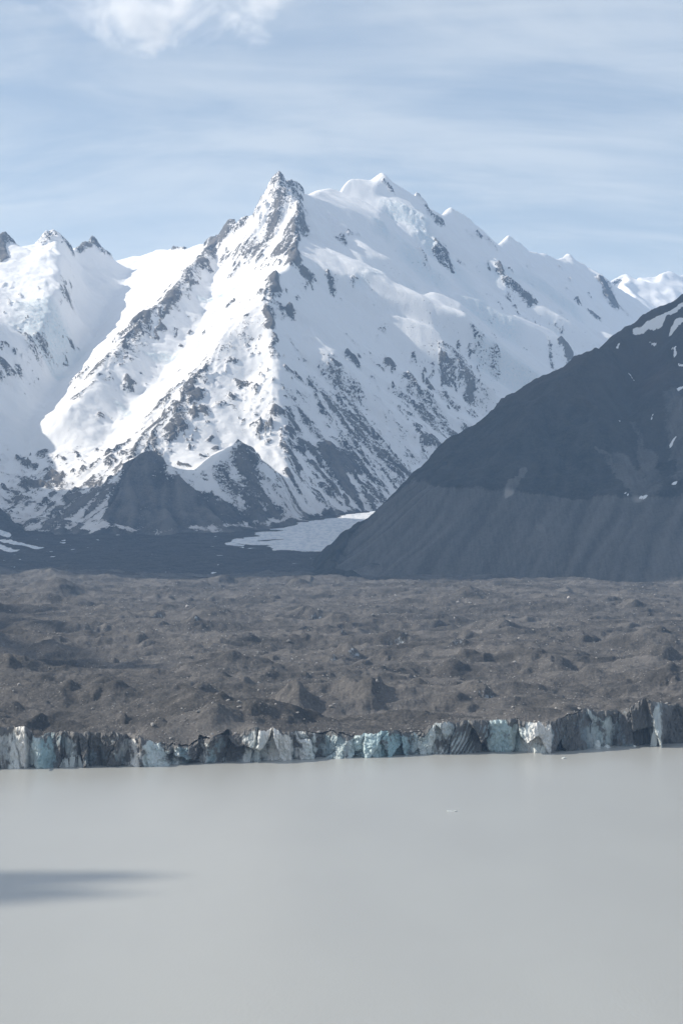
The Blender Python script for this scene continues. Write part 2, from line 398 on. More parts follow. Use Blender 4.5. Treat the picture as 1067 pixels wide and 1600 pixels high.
# sharp tops along the crest: (px, py, km, metres, radius)
tn = fbm(T.X, T.Y, 60, 2, 171)
for px, py, d, hh, rad in [(87, 371, 12.27, 36, 100), (72, 378, 12.2, 35, 80), (100, 380, 12.38, 36, 80), (128, 392, 12.6, 34, 70), (145, 390, 12.72, 48, 90), (162, 398, 12.85, 30, 70), (2, 388, 12.0, 45, 110), (436, 280, 11.8, 16, 70), (425, 292, 11.83, 22, 60), (452, 293, 11.95, 34, 60), (466, 299, 12.02, 28, 50), (408, 320, 11.87, 26, 60), (356, 362, 12.08, 30, 70), (378, 354, 11.98, 20, 50), (330, 384, 12.27, 22, 60),
                          (598, 273, 13.2, 26, 80), (541, 279, 13.1, 18, 70), (703, 325, 13.8, 28, 70), (793, 369, 14.4, 30, 80), (812, 380, 14.55, 16, 60), (888, 400, 15.1, 36, 90), (873, 403, 15.0, 20, 60), (921, 420, 15.3, 20, 70), (945, 437, 15.5, 30, 80), (766, 384, 14.15, 18, 60), (735, 345, 13.95, 16, 60), (650, 306, 13.4, 16, 60)]:
    x, y, z = P(px, py, d * 1000)
    cone_ = np.clip(1 - (np.hypot(T.X - x, T.Y - y) + tn * rad * .25) / rad, 0, 1)
    if px > 480: hh *= .6
    else: tops = np.maximum(tops, smooth(.02, .30, cone_))
    T.h += hh * cone_ ** 1.15
src = rs.randn(*T.h.shape); src = blur(src, 1.6); src /= src.std()
lic = T.streak(src, 16); lic /= lic.std()
src2 = blur(rs.randn(*T.h.shape), 4.0); src2 /= src2.std()
lic2 = T.streak(src2, 30); lic2 /= lic2.std()
rg = fbm(T.X, T.Y, 420, 6, 21, 0.5, True)
hi = fbm(T.X, T.Y, 900, 3, 4)
# rock, painted where the photograph has it: (points, radius px, strength)
ROCK = [([(436, 280), (430, 300), (440, 320)], 13, 0.74), ([(455, 300), (465, 330), (455, 365), (440, 390)], 14, 0.74), ([(415, 310), (400, 335)], 7, .7), ([(430, 345), (420, 380), (400, 395)], 14, .75),
        ([(350, 405), (380, 385), (420, 380)], 9, .6), ([(400, 332), (374, 354), (354, 360)], 4, .6), ([(345, 365), (325, 385)], 8, .7), ([(334, 387), (318, 405), (325, 420)], 9, .75),
        ([(310, 412), (290, 435), (272, 458), (262, 480)], 11, .8), ([(262, 470), (228, 488)], 9, .75), ([(228, 490), (210, 515), (198, 545)], 11, .95), ([(215, 500), (180, 555)], 8, .6), ([(180, 560), (150, 580), (118, 620)], 10, .8),
        ([(298, 450), (290, 465)], 5, .6), ([(458, 400), (455, 415)], 7, .85), ([(432, 433), (425, 455)], 8, 1.0), ([(470, 430), (492, 436)], 5, .7), ([(521, 445), (519, 462)], 5, .8), ([(552, 436), (550, 440)], 6, .9), ([(445, 486), (455, 494)], 7, .85),
        ([(421, 460), (420, 500), (423, 515)], 7, .75), ([(420, 500), (440, 488)], 6, .7), ([(412, 470), (385, 500), (375, 520)], 8, .5), ([(425, 520), (428, 560)], 4, .5), ([(455, 535), (475, 560)], 3, .5),
        ([(372, 515), (345, 550), (325, 580)], 7, .5), ([(321, 578), (313, 594)], 4, .95), ([(297, 599), (287, 628)], 5, .9), ([(308, 618), (300, 624)], 6, .9), ([(329, 597), (339, 591)], 4, .8), ([(321, 647), (345, 633)], 4, .85), ([(276, 636), (287, 644), (297, 652)], 7, .9), ([(290, 657), (266, 673), (245, 696)], 7, .85),
        ([(266, 615), (250, 636), (227, 665), (200, 691), (166, 720), (140, 738)], 4, .75), ([(258, 649), (227, 678), (211, 707), (192, 717)], 5, .8), ([(297, 560), (271, 586)], 2.2, .6), ([(321, 560), (297, 589)], 2.5, .6), ([(368, 602), (392, 605)], 2.5, .75), ([(403, 606), (405, 616)], 3.5, .85), ([(402, 665), (401, 676)], 4.5, .9), ([(381, 655), (379, 665)], 1.6, .8), ([(308, 717), (329, 715)], 3, .8), ([(282, 725), (297, 732)], 1.8, .85), ([(185, 735), (165, 765)], 4, .7),
        ([(205, 600), (190, 610)], 6, .7), ([(150, 655), (165, 650)], 6, .6), ([(100, 460), (108, 470)], 9, .8), ([(45, 530), (55, 545), (70, 550)], 12, .75), ([(5, 570), (10, 590)], 10, .9), ([(30, 580), (32, 590)], 5, .6), ([(113, 538), (114, 545)], 4, .6),
        ([(85, 362), (98, 376), (70, 378)], 8, 1.0), ([(120, 388), (144, 383), (172, 402)], 6, 1.0), ([(0, 385), (4, 410)], 8, 1.0), ([(271, 390), (288, 390)], 2.0, .8),
        ([(560, 368), (530, 373)], 3, .6), ([(532, 376), (538, 384)], 5, .9), ([(600, 285), (612, 300)], 4, .9), ([(650, 308), (662, 318)], 4, .8), ([(668, 330), (688, 352)], 4, .7), ([(672, 362), (683, 380), (690, 400), (702, 418)], 9, .9), ([(655, 392), (662, 408)], 5, .8),
        ([(742, 366), (757, 374), (770, 388)], 5, .85), ([(775, 415), (785, 425)], 5, .8), ([(790, 438), (815, 460), (828, 470)], 6, .75), ([(940, 438), (950, 455), (955, 475)], 12, .95), ([(965, 478), (990, 500)], 7, .5), ([(900, 470), (905, 478)], 5, .7), ([(920, 488), (935, 500)], 4, .6),
        ([(880, 535), (886, 556)], 4.5, .72), ([(860, 545), (862, 550)], 4, .5), ([(740, 518), (752, 525)], 6, .9), ([(740, 530), (755, 550), (768, 570)], 10, .5), ([(690, 555), (705, 570), (700, 590)], 7, .5), ([(715, 560), (740, 590), (760, 620)], 10, .5), ([(600, 570), (612, 575)], 5, .85), ([(636, 588), (650, 600)], 5, .7),
        ([(545, 562), (556, 568)], 5, .95), ([(560, 556), (562, 560)], 3, .95), ([(535, 575), (520, 572)], 2.5, .8), ([(484, 600), (486, 606)], 3, 1.0), ([(450, 580), (466, 592)], 4, .8), ([(498, 572), (512, 600)], 3, .65), ([(560, 600), (575, 625)], 4, .6), ([(540, 525), (562, 543)], 1.6, .8), ([(592, 515), (596, 518)], 2, .7), ([(610, 570), (614, 574)], 3, .95), ([(636, 586), (648, 598)], 4, .7), ([(670, 600), (676, 612)], 4, .6), ([(655, 612), (672, 624)], 4, .8),
        ([(493, 622), (503, 645), (527, 679), (540, 700)], 3.2, .9), ([(467, 642), (480, 663)], 4, .8), ([(432, 645), (459, 660), (453, 684), (440, 687)], 6, .8), ([(401, 664), (402, 672)], 5, .85), ([(451, 642), (455, 644)], 3, .9), ([(498, 718), (537, 710), (551, 726)], 8, 1), ([(527, 734), (564, 726), (579, 747)], 9, 1), ([(524, 747), (548, 768), (574, 781)], 9, 1), ([(551, 713), (572, 731)], 6, .95), ([(543, 660), (564, 687)], 3, .8), ([(551, 652), (585, 687)], 3, .85), ([(569, 697), (585, 726)], 5, .75), ([(600, 726), (629, 747)], 5, .8),
        ([(587, 660), (616, 679)], 4, .9), ([(611, 650), (616, 663)], 3, .9), ([(619, 679), (650, 718)], 6, .8), ([(627, 639), (648, 655)], 4, .9), ([(642, 666), (658, 671)], 4, .8), ([(590, 705), (627, 736)], 4, .7), ([(561, 608), (564, 631)], 2.5, .8), ([(585, 616), (608, 642)], 2.5, .75), ([(461, 697), (495, 705)], 5, .9), ([(509, 697), (524, 700)], 4, .95), ([(446, 700), (456, 708)], 4, .9), ([(485, 726), (503, 736)], 4, .85), ([(459, 726), (469, 747)], 4, .75), ([(446, 742), (464, 768)], 5, .75), ([(493, 731), (527, 771)], 5, .65), ([(498, 760), (511, 771)], 3, .85), ([(580, 740), (600, 770)], 6, .75), ([(640, 700), (600, 640)], 5, .5), ([(660, 660), (690, 690)], 10, .55), ([(700, 655), (720, 670)], 6, .5), ([(690, 620), (740, 650)], 8, .4), ([(540, 640), (610, 730)], 34, .5), ([(525, 590), (580, 640)], 24, .34), ([(640, 630), (720, 680)], 26, .44), ([(480, 660), (520, 700)], 16, .4), ([(330, 600), (420, 640)], 20, .3), ([(400, 480), (340, 560)], 22, .34), ([(460, 620), (520, 640)], 14, .3),
        ([(340, 745), (360, 770), (400, 785), (440, 795)], 16, .82), ([(380, 745), (420, 775)], 12, .7), ([(339, 707), (360, 695), (384, 706), (392, 723)], 8, .9), ([(368, 723), (381, 733)], 7, .8), ([(345, 735), (352, 752)], 6, .85), ([(395, 735), (415, 752), (440, 775)], 7, .85),
        ([(20, 745), (60, 760)], 8, .75), ([(0, 720), (10, 718)], 4, .7), ([(65, 710), (80, 725), (70, 740)], 6, .55), ([(80, 745), (110, 770), (125, 790)], 9, .62), ([(20, 785), (70, 795), (110, 805)], 12, .6), ([(130, 790), (160, 800)], 10, .6), ([(150, 770), (165, 790)], 8, .55), ([(0, 760), (20, 775)], 6, .5), ([(130, 745), (140, 760)], 6, .5), ([(20, 815), (120, 825)], 10, .75)]
RX = T.X + fbm(T.X, T.Y, 90, 4, 31) * 26; RY = T.Y + fbm(T.X, T.Y, 90, 4, 37) * 26
rockf = np.zeros_like(T.h)
for ln, rad, st in ROCK:
    D = T.dist(ln, RX, RY); r = rad * 4.1 * 1.08
    rockf = np.maximum(rockf, st * np.clip(1.45 - D / r, 0, 1))
rk = random.Random(17)
def in_poly(px, py, poly):
    c = False
    for (ax, ay), (bx, by) in zip(poly, poly[1:] + poly[:1]):
        if (ay > py) != (by > py) and px < (bx - ax) * (py - ay) / (by - ay) + ax: c = not c
    return c
# outcrops and avalanche streaks: (zone, how many, direction in the picture, longest, strength)
ZONES = [([(440, 590), (560, 600), (700, 640), (690, 700), (600, 785), (470, 800), (440, 700)], 190, (.62, .78), 34, .95), ([(470, 690), (600, 640), (690, 690), (600, 780), (480, 790)], 110, (.66, .75), 40, 1.0), ([(440, 540), (580, 560), (700, 600), (680, 660), (450, 620)], 60, (.6, .8), 10, .85),
         ([(330, 480), (420, 450), (425, 600), (330, 600), (300, 570)], 75, (-.65, .76), 14, .75), ([(350, 600), (430, 580), (440, 700), (380, 680)], 45, (-.2, .98), 7, .8), ([(330, 560), (330, 630), (270, 700), (150, 760), (200, 690), (270, 610)], 120, (-.66, .75), 30, .95), ([(300, 600), (345, 620), (330, 720), (260, 690)], 40, (-.5, .85), 10, .8),
         ([(640, 540), (780, 520), (780, 620), (700, 660), (640, 600)], 80, (.6, .8), 12, .8), ([(0, 430), (120, 440), (140, 600), (0, 600)], 34, (-.3, .95), 13, .8), ([(650, 330), (960, 440), (900, 540), (760, 470), (660, 420)], 40, (.6, .8), 14, .75), ([(0, 710), (170, 700), (170, 825), (0, 825)], 130, (.75, .45), 24, .9),
         ([(325, 380), (360, 370), (290, 470), (215, 560), (120, 620), (110, 600), (200, 510), (270, 440)], 110, (-.6, .8), 22, .9), ([(436, 282), (480, 305), (475, 390), (430, 420), (350, 420), (345, 395), (400, 340)], 90, (-.55, .84), 22, .9), ([(200, 560), (320, 480), (300, 540), (200, 630)], 14, (-.7, .7), 6, .7), ([(500, 470), (600, 470), (600, 560), (520, 560)], 12, (.6, .8), 6, .8), ([(450, 410), (500, 430), (460, 500), (430, 480)], 16, (.3, .95), 7, .85)]
for poly, cnt, (dx_, dy_), lmax, st in ZONES:
    xa, xb = min(q[0] for q in poly), max(q[0] for q in poly); ya, yb = min(q[1] for q in poly), max(q[1] for q in poly)
    n = 0
    while n < cnt:
        px, py = rk.uniform(xa, xb), rk.uniform(ya, yb)
        if not in_poly(px, py, poly): continue
        n += 1
        L_ = 2 + (lmax - 2) * rk.random() ** 2.2; w_ = rk.uniform(.7, 1.8) + (1.4 if rk.random() < .12 else 0); j = rk.uniform(-.15, .15)
        s_ = st * rk.uniform(.6, 1)
        D = T.dist([(px, py), (px + (dx_ + j) * L_, py + dy_ * L_)], RX, RY, 160 + L_ * 5)
        np.maximum(rockf, s_ * np.clip(1.45 - D / (w_ * 4.4), 0, 1), out=rockf)
rockf = np.maximum(rockf, tops * .78)
MOUND = [[(234, 706), (263, 740), (304, 768), (336, 768), (352, 786), (380, 800), (420, 806), (458, 808), (440, 815), (340, 822), (243, 838), (160, 818), (165, 785), (190, 745)]]
rmask = np.zeros_like(T.h)
for pl in MOUND: rmask = np.maximum(rmask, T.inside(pl, T.X + wx * .7, T.Y + wy * .7))
rmask = blur(rmask, 1.5)
rockf = np.maximum(rockf, rmask * 1.3)
front = (T.Y < 8700) & (T.X > -1500)
rough = smooth(0.25, 0.8, rockf)
snowy = 1 - rough
T.h += (rg * 9 + 2) * (0.35 * (1 - .7 * face) + 0.9 * rough) * (1 - 0.75 * rmask)
T.h += rmask * (lic2 * 5 + lic * 2.5 + fbm(T.X, T.Y, 120, 5, 57, .5, True) * 7)
T.h += lic2 * (3.2 + 4 * rough) + lic * (0.7 + 2.6 * rough)
T.h += rough * (1 - 0.85 * rmask) * (fbm(T.X, T.Y, 130, 5, 51, 0.62, True) * (4 + 10 * smooth(1900, 2200, T.h)) + fbm(T.X, T.Y, 45, 3, 55, .6) * 4)
T.h += (fbm(T.X, T.Y, 240, 5, 61, .5) * 11 + fbm(T.X, T.Y, 90, 4, 63, .55, True) * 2.0) * snowy * (1 - .6 * face)
# icefalls: broken snow
ICE = [([(60, 480), (90, 500), (60, 520)], 32, 1), ([(75, 560), (90, 590)], 16, .8), ([(320, 470), (345, 462), (365, 452)], 8, 1), ([(240, 560), (290, 545), (310, 540)], 7, .8), ([(620, 330), (650, 345), (670, 380)], 22, .9), ([(590, 345), (600, 360)], 12, .8), ([(640, 400), (680, 440)], 20, .6), ([(740, 480), (790, 500)], 22, .6),
       ([(560, 440), (640, 450)], 10, .4), ([(780, 420), (830, 440)], 25, .5), ([(850, 450), (890, 480)], 22, .6), ([(760, 560), (830, 590)], 22, .5), ([(700, 400), (740, 460)], 20, .5), ([(195, 640), (205, 650)], 8, .7)]
ice = np.zeros_like(T.h)
for ln, rad, st in ICE:
    ice = np.maximum(ice, st * np.clip(1.3 - T.dist(ln, RX, RY) / (rad * 4.4), 0, 1))
T.h += ice * fbm(T.X, T.Y, 70, 4, 71, 0.6, True) * 6
# the skyline of the rocky peak keeps its teeth
sl_, gx, gy = T.slope()
steep = smooth(0.95, 1.6, sl_)
lowz = 1 - smooth(300, 1050, T.h)
auto = 0.12 * steep + (0.14 + 0.10 * face) * lowz * (T.X > -1500)
rock = rockf * 0.70 + auto + 0.15 * lic2 * (0.25 + rockf + 0.6 * lowz) + 0.16 * lic * (0.1 + rockf + lowz) + 0.10 * fbm(T.X, T.Y, 60, 4, 81) - 0.02
rock = np.maximum(rock, np.clip(tops, 0, 1) * (.62 + .1 * lic))
rock = np.maximum(rock, rmask * (0.9 + .1 * lic2))
rock = np.clip(rock, 0, 1.2)
rock = np.where(T.h > 2200, rock - 0.1, rock)
vz0 = CZ + (HOR - np.interp(T.Y, [8100, 8700, 9300, 10500, 12000, 16600], [841, 820, 803, 788, 775, 765.0])) / F * T.Y
floor_rock = 1 - smooth(8, 40, T.h - vz0 + fbm(T.X, T.Y, 90, 4, 87) * 26)
rock = np.maximum(rock, floor_rock)
dirt = np.clip((1 - smooth(250, 620, T.h)) * 0.7 + np.clip(rockf, 0, .6) * 0.25 + lowz * np.clip(lic2, 0, 2) * 0.12, 0, 1)
m_snow = snow_rock_material('snow_and_slate', (0.05, 0.052, 0.056), (0.21, 0.195, 0.18))
link('snow_mountain', grid_mesh('snow_mountain', T.X, T.Y, T.h, {'rock': rock, 'dirt': dirt, 'ice': ice, 'streak': np.clip(.5 + .2 * lic + .15 * lic2, 0, 1)}), m_snow, 'structure')

# ------------------------------------------------------------------ distant peaks behind the right ridge
Q = Terrain(900, 5200, 16700, 20000, 14.0)
fr = [(880, 470, 17.6), (930, 455, 17.7), (962, 452, 17.8), (977, 428, 17.9), (988, 448, 17.95), (998, 431, 18.0), (1012, 437, 18.0), (1027, 433, 18.1), (1044, 423, 18.15), (1060, 432, 18.2), (1075, 440, 18.2), (1120, 420, 18.3), (1180, 450, 18.3), (1300, 420, 18.4)]
f2 = [(977, 428, 17.9), (985, 460, 17.3), (1000, 500, 16.9)]
f3 = [(1044, 423, 18.15), (1020, 445, 17.8), (1000, 465, 17.5)]
f4 = [(930, 520, 17.0), (1000, 520, 16.85), (1100, 540, 16.85), (1300, 560, 16.9)]
Q.tin([fr, f2, f3, f4], [(900, 16700, 1200), (5200, 16700, 1200), (5200, 20000, 900), (900, 20000, 900), (2400, 20000, 900)])
Q.h = blur(Q.sample(Q.X + fbm(Q.X, Q.Y, 300, 3, 2) * 40, Q.Y + fbm(Q.X, Q.Y, 300, 3, 5) * 40), 0.9) + fbm(Q.X, Q.Y, 350, 5, 8, .5, True) * 9
sq = Q.slope()[0]
qr = np.clip(0.5 * smooth(1.0, 1.7, sq) + 0.2 * fbm(Q.X, Q.Y, 120, 4, 3) - 0.05, 0, 1)
link('distant_peaks', grid_mesh('distant_peaks', Q.X, Q.Y, Q.h, {'rock': qr, 'dirt': qr * 0, 'ice': qr * 0}), m_snow, 'structure')

# ------------------------------------------------------------------ the dark mountain on the right
K = Terrain(-180, 2300, 5350, 9300, 6.0)
k_sky = [(1400, 330, 7.8), (1250, 395, 7.6), (1150, 432, 7.5), (1067, 468, 7.4), (1020, 493, 7.35), (985, 513, 7.3), (950, 544, 7.25), (900, 579, 7.2), (840, 604, 7.15), (800, 620, 7.1), (760, 654, 7.05), (707, 692, 7.0), (671, 724, 6.95), (640, 751, 6.9), (601, 787, 6.85), (569, 814, 6.8), (537, 850, 6.7), (512, 893, 6.5)]
k_base = [(512, 900, 6.35), (600, 902, 6.2), (700, 904, 6.08), (800, 908, 5.95), (900, 911, 5.85), (1067, 916, 5.7), (1250, 920, 5.6), (1400, 920, 5.5)]
k_edge = [(640, 770, 6.72), (700, 762, 6.5), (760, 768, 6.42), (800, 772, 6.36), (850, 777, 6.3), (900, 782, 6.25), (980, 783, 6.18), (1067, 780, 6.12), (1250, 775, 6.05), (1400, 770, 6.0)]
k_ben = [(760, 763, 6.5), (800, 767, 6.44), (850, 774, 6.36), (900, 780, 6.31), (980, 781, 6.26), (1067, 777, 6.2), (1250, 772, 6.12)]
k_mid = [(560, 872, 6.45), (640, 858, 6.3), (700, 850, 6.2), (800, 848, 6.1), (900, 852, 6.0), (1067, 850, 5.87), (1250, 850, 5.8)]
k_s1 = [(985, 513, 7.3), (930, 560, 7.08), (880, 610, 6.9), (830, 660, 6.75), (790, 720, 6.58)]
k_g1 = [(990, 600, 7.12), (985, 665, 6.85), (1000, 720, 6.6), (1010, 772, 6.32)]
k_s2 = [(960, 590, 7.0), (925, 650, 6.78), (920, 700, 6.62), (945, 750, 6.45), (965, 776, 6.3)]
k_s3 = [(1067, 520, 7.2), (1035, 590, 6.98), (1025, 660, 6.75), (1030, 720, 6.55)]
k_g2 = [(860, 690, 6.74), (880, 740, 6.5)]
K.tin([k_sky, k_base, k_edge, k_ben, k_mid, k_s1, k_g1, k_s2, k_s3, k_g2],
      [(-180, 5350, 40), (2300, 5350, 40), (2300, 9300, 500), (1200, 9000, 300), (-180, 9300, 60), (-180, 7000, 60), (300, 7700, 200), (100, 6900, 150), (900, 8200, 400), (1500, 8500, 600)])
kwx, kwy = fbm(K.X, K.Y, 200, 4, 13) * 16, fbm(K.X, K.Y, 200, 4, 19) * 16
K.h = blur(K.sample(K.X + kwx, K.Y + kwy), 1.4)
ks = blur(rs.randn(*K.h.shape), 1.3); ks /= ks.std()
kl = K.streak(ks, 14); kl /= kl.std()
ks2 = blur(rs.randn(*K.h.shape), 3.2); ks2 /= ks2.std()
kl2 = K.streak(ks2, 30); kl2 /= kl2.std()
wallp = [(520, 892), (560, 820), (640, 755), (700, 762), (800, 772), (900, 782), (980, 783), (1067, 780), (1120, 778), (1120, 930), (900, 925), (700, 915), (520, 905)]
mor = blur(K.inside(wallp, K.X + kwx * 1.2, K.Y + kwy * 1.2), 1.0)
mor = np.maximum(mor, (K.Y < 6120).astype(float))
K.h += (kl2 * 1.5 + kl * 1.3) + (1 - mor) * (fbm(K.X, K.Y, 320, 6, 23, .52, True) * 24)
D = K.dist([(1052, 756), (1075, 748)]); K.h += 18 * np.exp(-(D / 45) ** 2)
def strokes(Tr, lst, X, Y, m):
    a = np.zeros(Tr.h.shape)
    for ln, rad, st in lst:
        a = np.maximum(a, st * np.clip(1.4 - Tr.dist(ln, X, Y) / (rad * m), 0, 1))
    return a
KX, KY = K.X + fbm(K.X, K.Y, 60, 4, 33) * 14, K.Y + fbm(K.X, K.Y, 60, 4, 35) * 14
scree = strokes(K, [([(818, 733), (805, 750), (795, 770)], 7, 1), ([(930, 700), (950, 715)], 3, .8), ([(965, 718), (985, 745), (1000, 770)], 16, 1), ([(985, 660), (1005, 705), (1018, 750)], 6, .6), ([(1010, 710), (1020, 765)], 14, .8), ([(1050, 615), (1055, 660), (1060, 710)], 14, .9), ([(1067, 700), (1062, 745)], 10, .8), ([(838, 818), (845, 835), (846, 856)], 5, .45), ([(925, 632), (945, 648)], 2.5, .5)], KX, KY, 2.6)
KSN = [([(990, 520), (1010, 509), (1035, 498)], 5, 1), ([(1030, 497), (1060, 481), (1075, 472)], 4, 1), ([(1050, 514), (1062, 503), (1075, 498)], 4.5, 1), ([(1017, 534), (1022, 541)], 2, .9), ([(1052, 545), (1050, 562)], 2, .9), ([(1060, 570), (1066, 572)], 3, .9), ([(1057, 609), (1062, 607)], 2.5, .9), ([(1019, 651), (1019, 655)], 1.6, .9), ([(1050, 690), (1046, 704)], 1.8, .9), ([(1000, 776), (1008, 776)], 1.8, .9), ([(975, 780), (980, 781)], 1.6, .9), ([(1052, 756), (1055, 752)], 3, .9), ([(980, 580), (985, 590)], 1.4, .9), ([(967, 537), (964, 541)], 1.6, .8), ([(970, 658), (971, 660)], 1.4, .9)]
ksnow = strokes(K, KSN, KX, KY, 2.9)
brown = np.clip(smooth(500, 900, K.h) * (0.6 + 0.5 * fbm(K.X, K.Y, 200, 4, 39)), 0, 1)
m, t, bs, pos = material('scrub_and_scree')
n1 = t.noise(pos, 0.12, 6, 0.65); n2 = t.noise(pos, 0.015, 5, 0.6)
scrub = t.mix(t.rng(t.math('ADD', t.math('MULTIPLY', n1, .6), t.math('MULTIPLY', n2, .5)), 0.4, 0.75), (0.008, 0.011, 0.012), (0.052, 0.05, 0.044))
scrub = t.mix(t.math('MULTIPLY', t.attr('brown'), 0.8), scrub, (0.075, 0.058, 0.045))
flute_shade = t.noise(t.mapping(pos, (1, .10, .14), (0, 0, R(-8))), 0.11, 5, .65, .3)  # relief shading of the moraine flutes, put into the gravel colour
grav = t.mix(t.rng(t.math('ADD', t.math('ADD', t.math('MULTIPLY', t.attr('streak'), .3), t.math('MULTIPLY', flute_shade, .45)), t.math('MULTIPLY', n1, .45)), .3, .95), (0.05, 0.05, 0.049), (0.145, 0.138, 0.128))
scrub = t.mix(t.math('MULTIPLY', t.attr('streak'), .55), scrub, (0.065, 0.063, 0.06))  # gully relief shading painted into the scrub as fall-line streaks
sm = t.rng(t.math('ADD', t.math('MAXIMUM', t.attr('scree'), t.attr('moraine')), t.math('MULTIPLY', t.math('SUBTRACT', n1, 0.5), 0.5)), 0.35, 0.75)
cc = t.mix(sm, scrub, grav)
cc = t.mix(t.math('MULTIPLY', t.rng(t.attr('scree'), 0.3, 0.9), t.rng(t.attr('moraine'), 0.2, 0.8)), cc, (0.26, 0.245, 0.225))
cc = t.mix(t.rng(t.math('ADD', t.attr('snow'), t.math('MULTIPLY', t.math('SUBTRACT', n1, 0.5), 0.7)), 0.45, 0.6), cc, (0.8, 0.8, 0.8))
t.put(bs.inputs['Base Color'], cc); bs.inputs['Roughness'].default_value = 0.95; bs.inputs['Specular IOR Level'].default_value = 0.1
t.put(bs.inputs['Normal'], t.bump(t.noise(pos, 0.06, 6, .75), 0.6, 10.0))
kst = np.clip(0.5 + 0.22 * kl + 0.08 * kl2, 0, 1)
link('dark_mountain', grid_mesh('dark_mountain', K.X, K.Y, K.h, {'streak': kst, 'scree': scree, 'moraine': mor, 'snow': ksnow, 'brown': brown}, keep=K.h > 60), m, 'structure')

# ------------------------------------------------------------------ valley floor behind the glacier, with the clean ice tongue
Vd = np.array([5.2, 5.8, 6.0, 6.9, 7.5, 8.1, 8.7, 9.3, 10.5, 12.0, 14.0]) * 1000
Vp = np.array([950, 930, 921, 884, 862, 841, 820, 803, 788, 775, 765.0])
def valley_z(Y): return CZ + (HOR - np.interp(Y, Vd, Vp)) / F * Y
V = Terrain(-3000, 2600, 5300, 12500, 9.0)
V.h = valley_z(V.Y)
hum = fbm(V.X, V.Y, 230, 5, 43) * 9 + fbm(V.X * .5, V.Y, 110, 4, 47, .5, True) * 3.5
# the dark spur coming in from the left
sp = [(-900, 640, 8.5), (-400, 720, 8.45), (-100, 768, 8.4), (0, 793, 8.35), (30, 822, 8.25), (70, 851, 8.1)]
spx = np.array([P(q[0], q[1], q[2] * 1000) for q in sp])
zr = np.interp(V.X, spx[:, 0], spx[:, 2], right=-200); yr = np.interp(V.X, spx[:, 0], spx[:, 1])
spur = zr - np.abs(V.Y - yr) * 0.62
tong = blur(V.inside([(352, 854), (395, 841), (440, 828), (500, 815), (565, 803), (600, 797), (660, 790), (700, 800), (640, 850), (540, 858), (500, 863), (435, 863), (415, 855)], V.X + fbm(V.X, V.Y, 160, 4, 49) * 40, V.Y + fbm(V.X, V.Y, 160, 4, 53) * 60), 1.2)
V.h = V.h + hum * (1 - 0.6 * tong) + tong * 8
spurm = smooth(-2, 6, spur - V.h)
V.h = np.maximum(V.h, spur + hum * 0.6)
ss = strokes(V, [([(0, 845), (30, 850), (60, 857)], 9, 1), ([(-40, 840), (0, 855), (20, 860)], 10, 1), ([(0, 832), (12, 836)], 6, 1)], V.X, V.Y, 3.0)
dots = np.clip(fbm(V.X, V.Y, 45, 3, 59) * 2.0 - 1.25, 0, 1) * (V.Y > 6500)
ttop = strokes(V, [([(410, 845), (435, 843)], 4, 1), ([(372, 850), (430, 852)], 1.5, .8)], V.X, V.Y, 8.0)
icem = np.clip(np.maximum(tong * 1.2 - ttop, np.maximum(ss, dots)), 0, 1)
m, t, bs, pos = material('valley_rubble')
n1 = t.noise(pos, 0.10, 6, 0.7); n2 = t.noise(pos, 0.02, 4, 0.6)
rub = t.mix(t.rng(t.math('ADD', t.math('MULTIPLY', n1, .6), t.math('MULTIPLY', n2, .4)), 0.35, 0.7), (0.03, 0.031, 0.034), (0.1, 0.097, 0.095))
icc = t.mix(t.rng(t.noise(t.mapping(pos, (1, .35, 1)), 0.05, 5, 0.65), 0.42, 0.62), (0.88, 0.88, 0.88), (0.66, 0.7, 0.74))
fac = t.rng(t.math('ADD', t.attr('ice'), t.math('MULTIPLY', t.math('SUBTRACT', n1, .5), .5)), 0.4, 0.62)
t.put(bs.inputs['Base Color'], t.mix(fac, rub, icc)); bs.inputs['Roughness'].default_value = 0.9; bs.inputs['Specular IOR Level'].default_value = 0.1
t.put(bs.inputs['Normal'], t.bump(n1, 0.9, 8.0))
link('valley_floor', grid_mesh('valley_floor', V.X, V.Y, V.h, {'ice': icem}), m, 'structure')

# ------------------------------------------------------------------ the glacier front: waterline, top line and buttresses along it
WL = np.array([(-200, 1206), (0, 1201), (150, 1198), (270, 1195), (400, 1190), (540, 1184), (700, 1178), (810, 1176), (905, 1173), (930, 1169), (1000, 1165), (1067, 1162), (1270, 1152)], float)
TL = np.array([(-200, 1140), (-80, 1134), (0, 1137), (40, 1137), (48, 1149), (60, 1152), (75, 1149), (85, 1143), (105, 1144), (120, 1147), (135, 1145), (152, 1147), (170, 1143), (185, 1146), (195, 1150), (215, 1147), (230, 1158), (262, 1166), (270, 1165), (285, 1168), (300, 1164), (320, 1156), (340, 1149), (360, 1152), (375, 1148), (395, 1137), (402, 1136), (415, 1142), (425, 1139), (445, 1143), (456, 1146), (470, 1145), (490, 1147), (500, 1150), (515, 1147), (538, 1149),
                (548, 1150), (565, 1149), (590, 1144), (598, 1144), (608, 1142), (640, 1147), (660, 1145), (675, 1134), (685, 1129), (720, 1130), (745, 1126), (770, 1127), (800, 1124), (815, 1126), (850, 1129), (870, 1125), (885, 1120), (900, 1117), (915, 1110), (930, 1113), (950, 1112), (975, 1112), (990, 1103), (1000, 1096), (1008, 1090), (1022, 1095), (1045, 1101), (1060, 1103), (1067, 1108), (1120, 1104), (1270, 1100)], float)
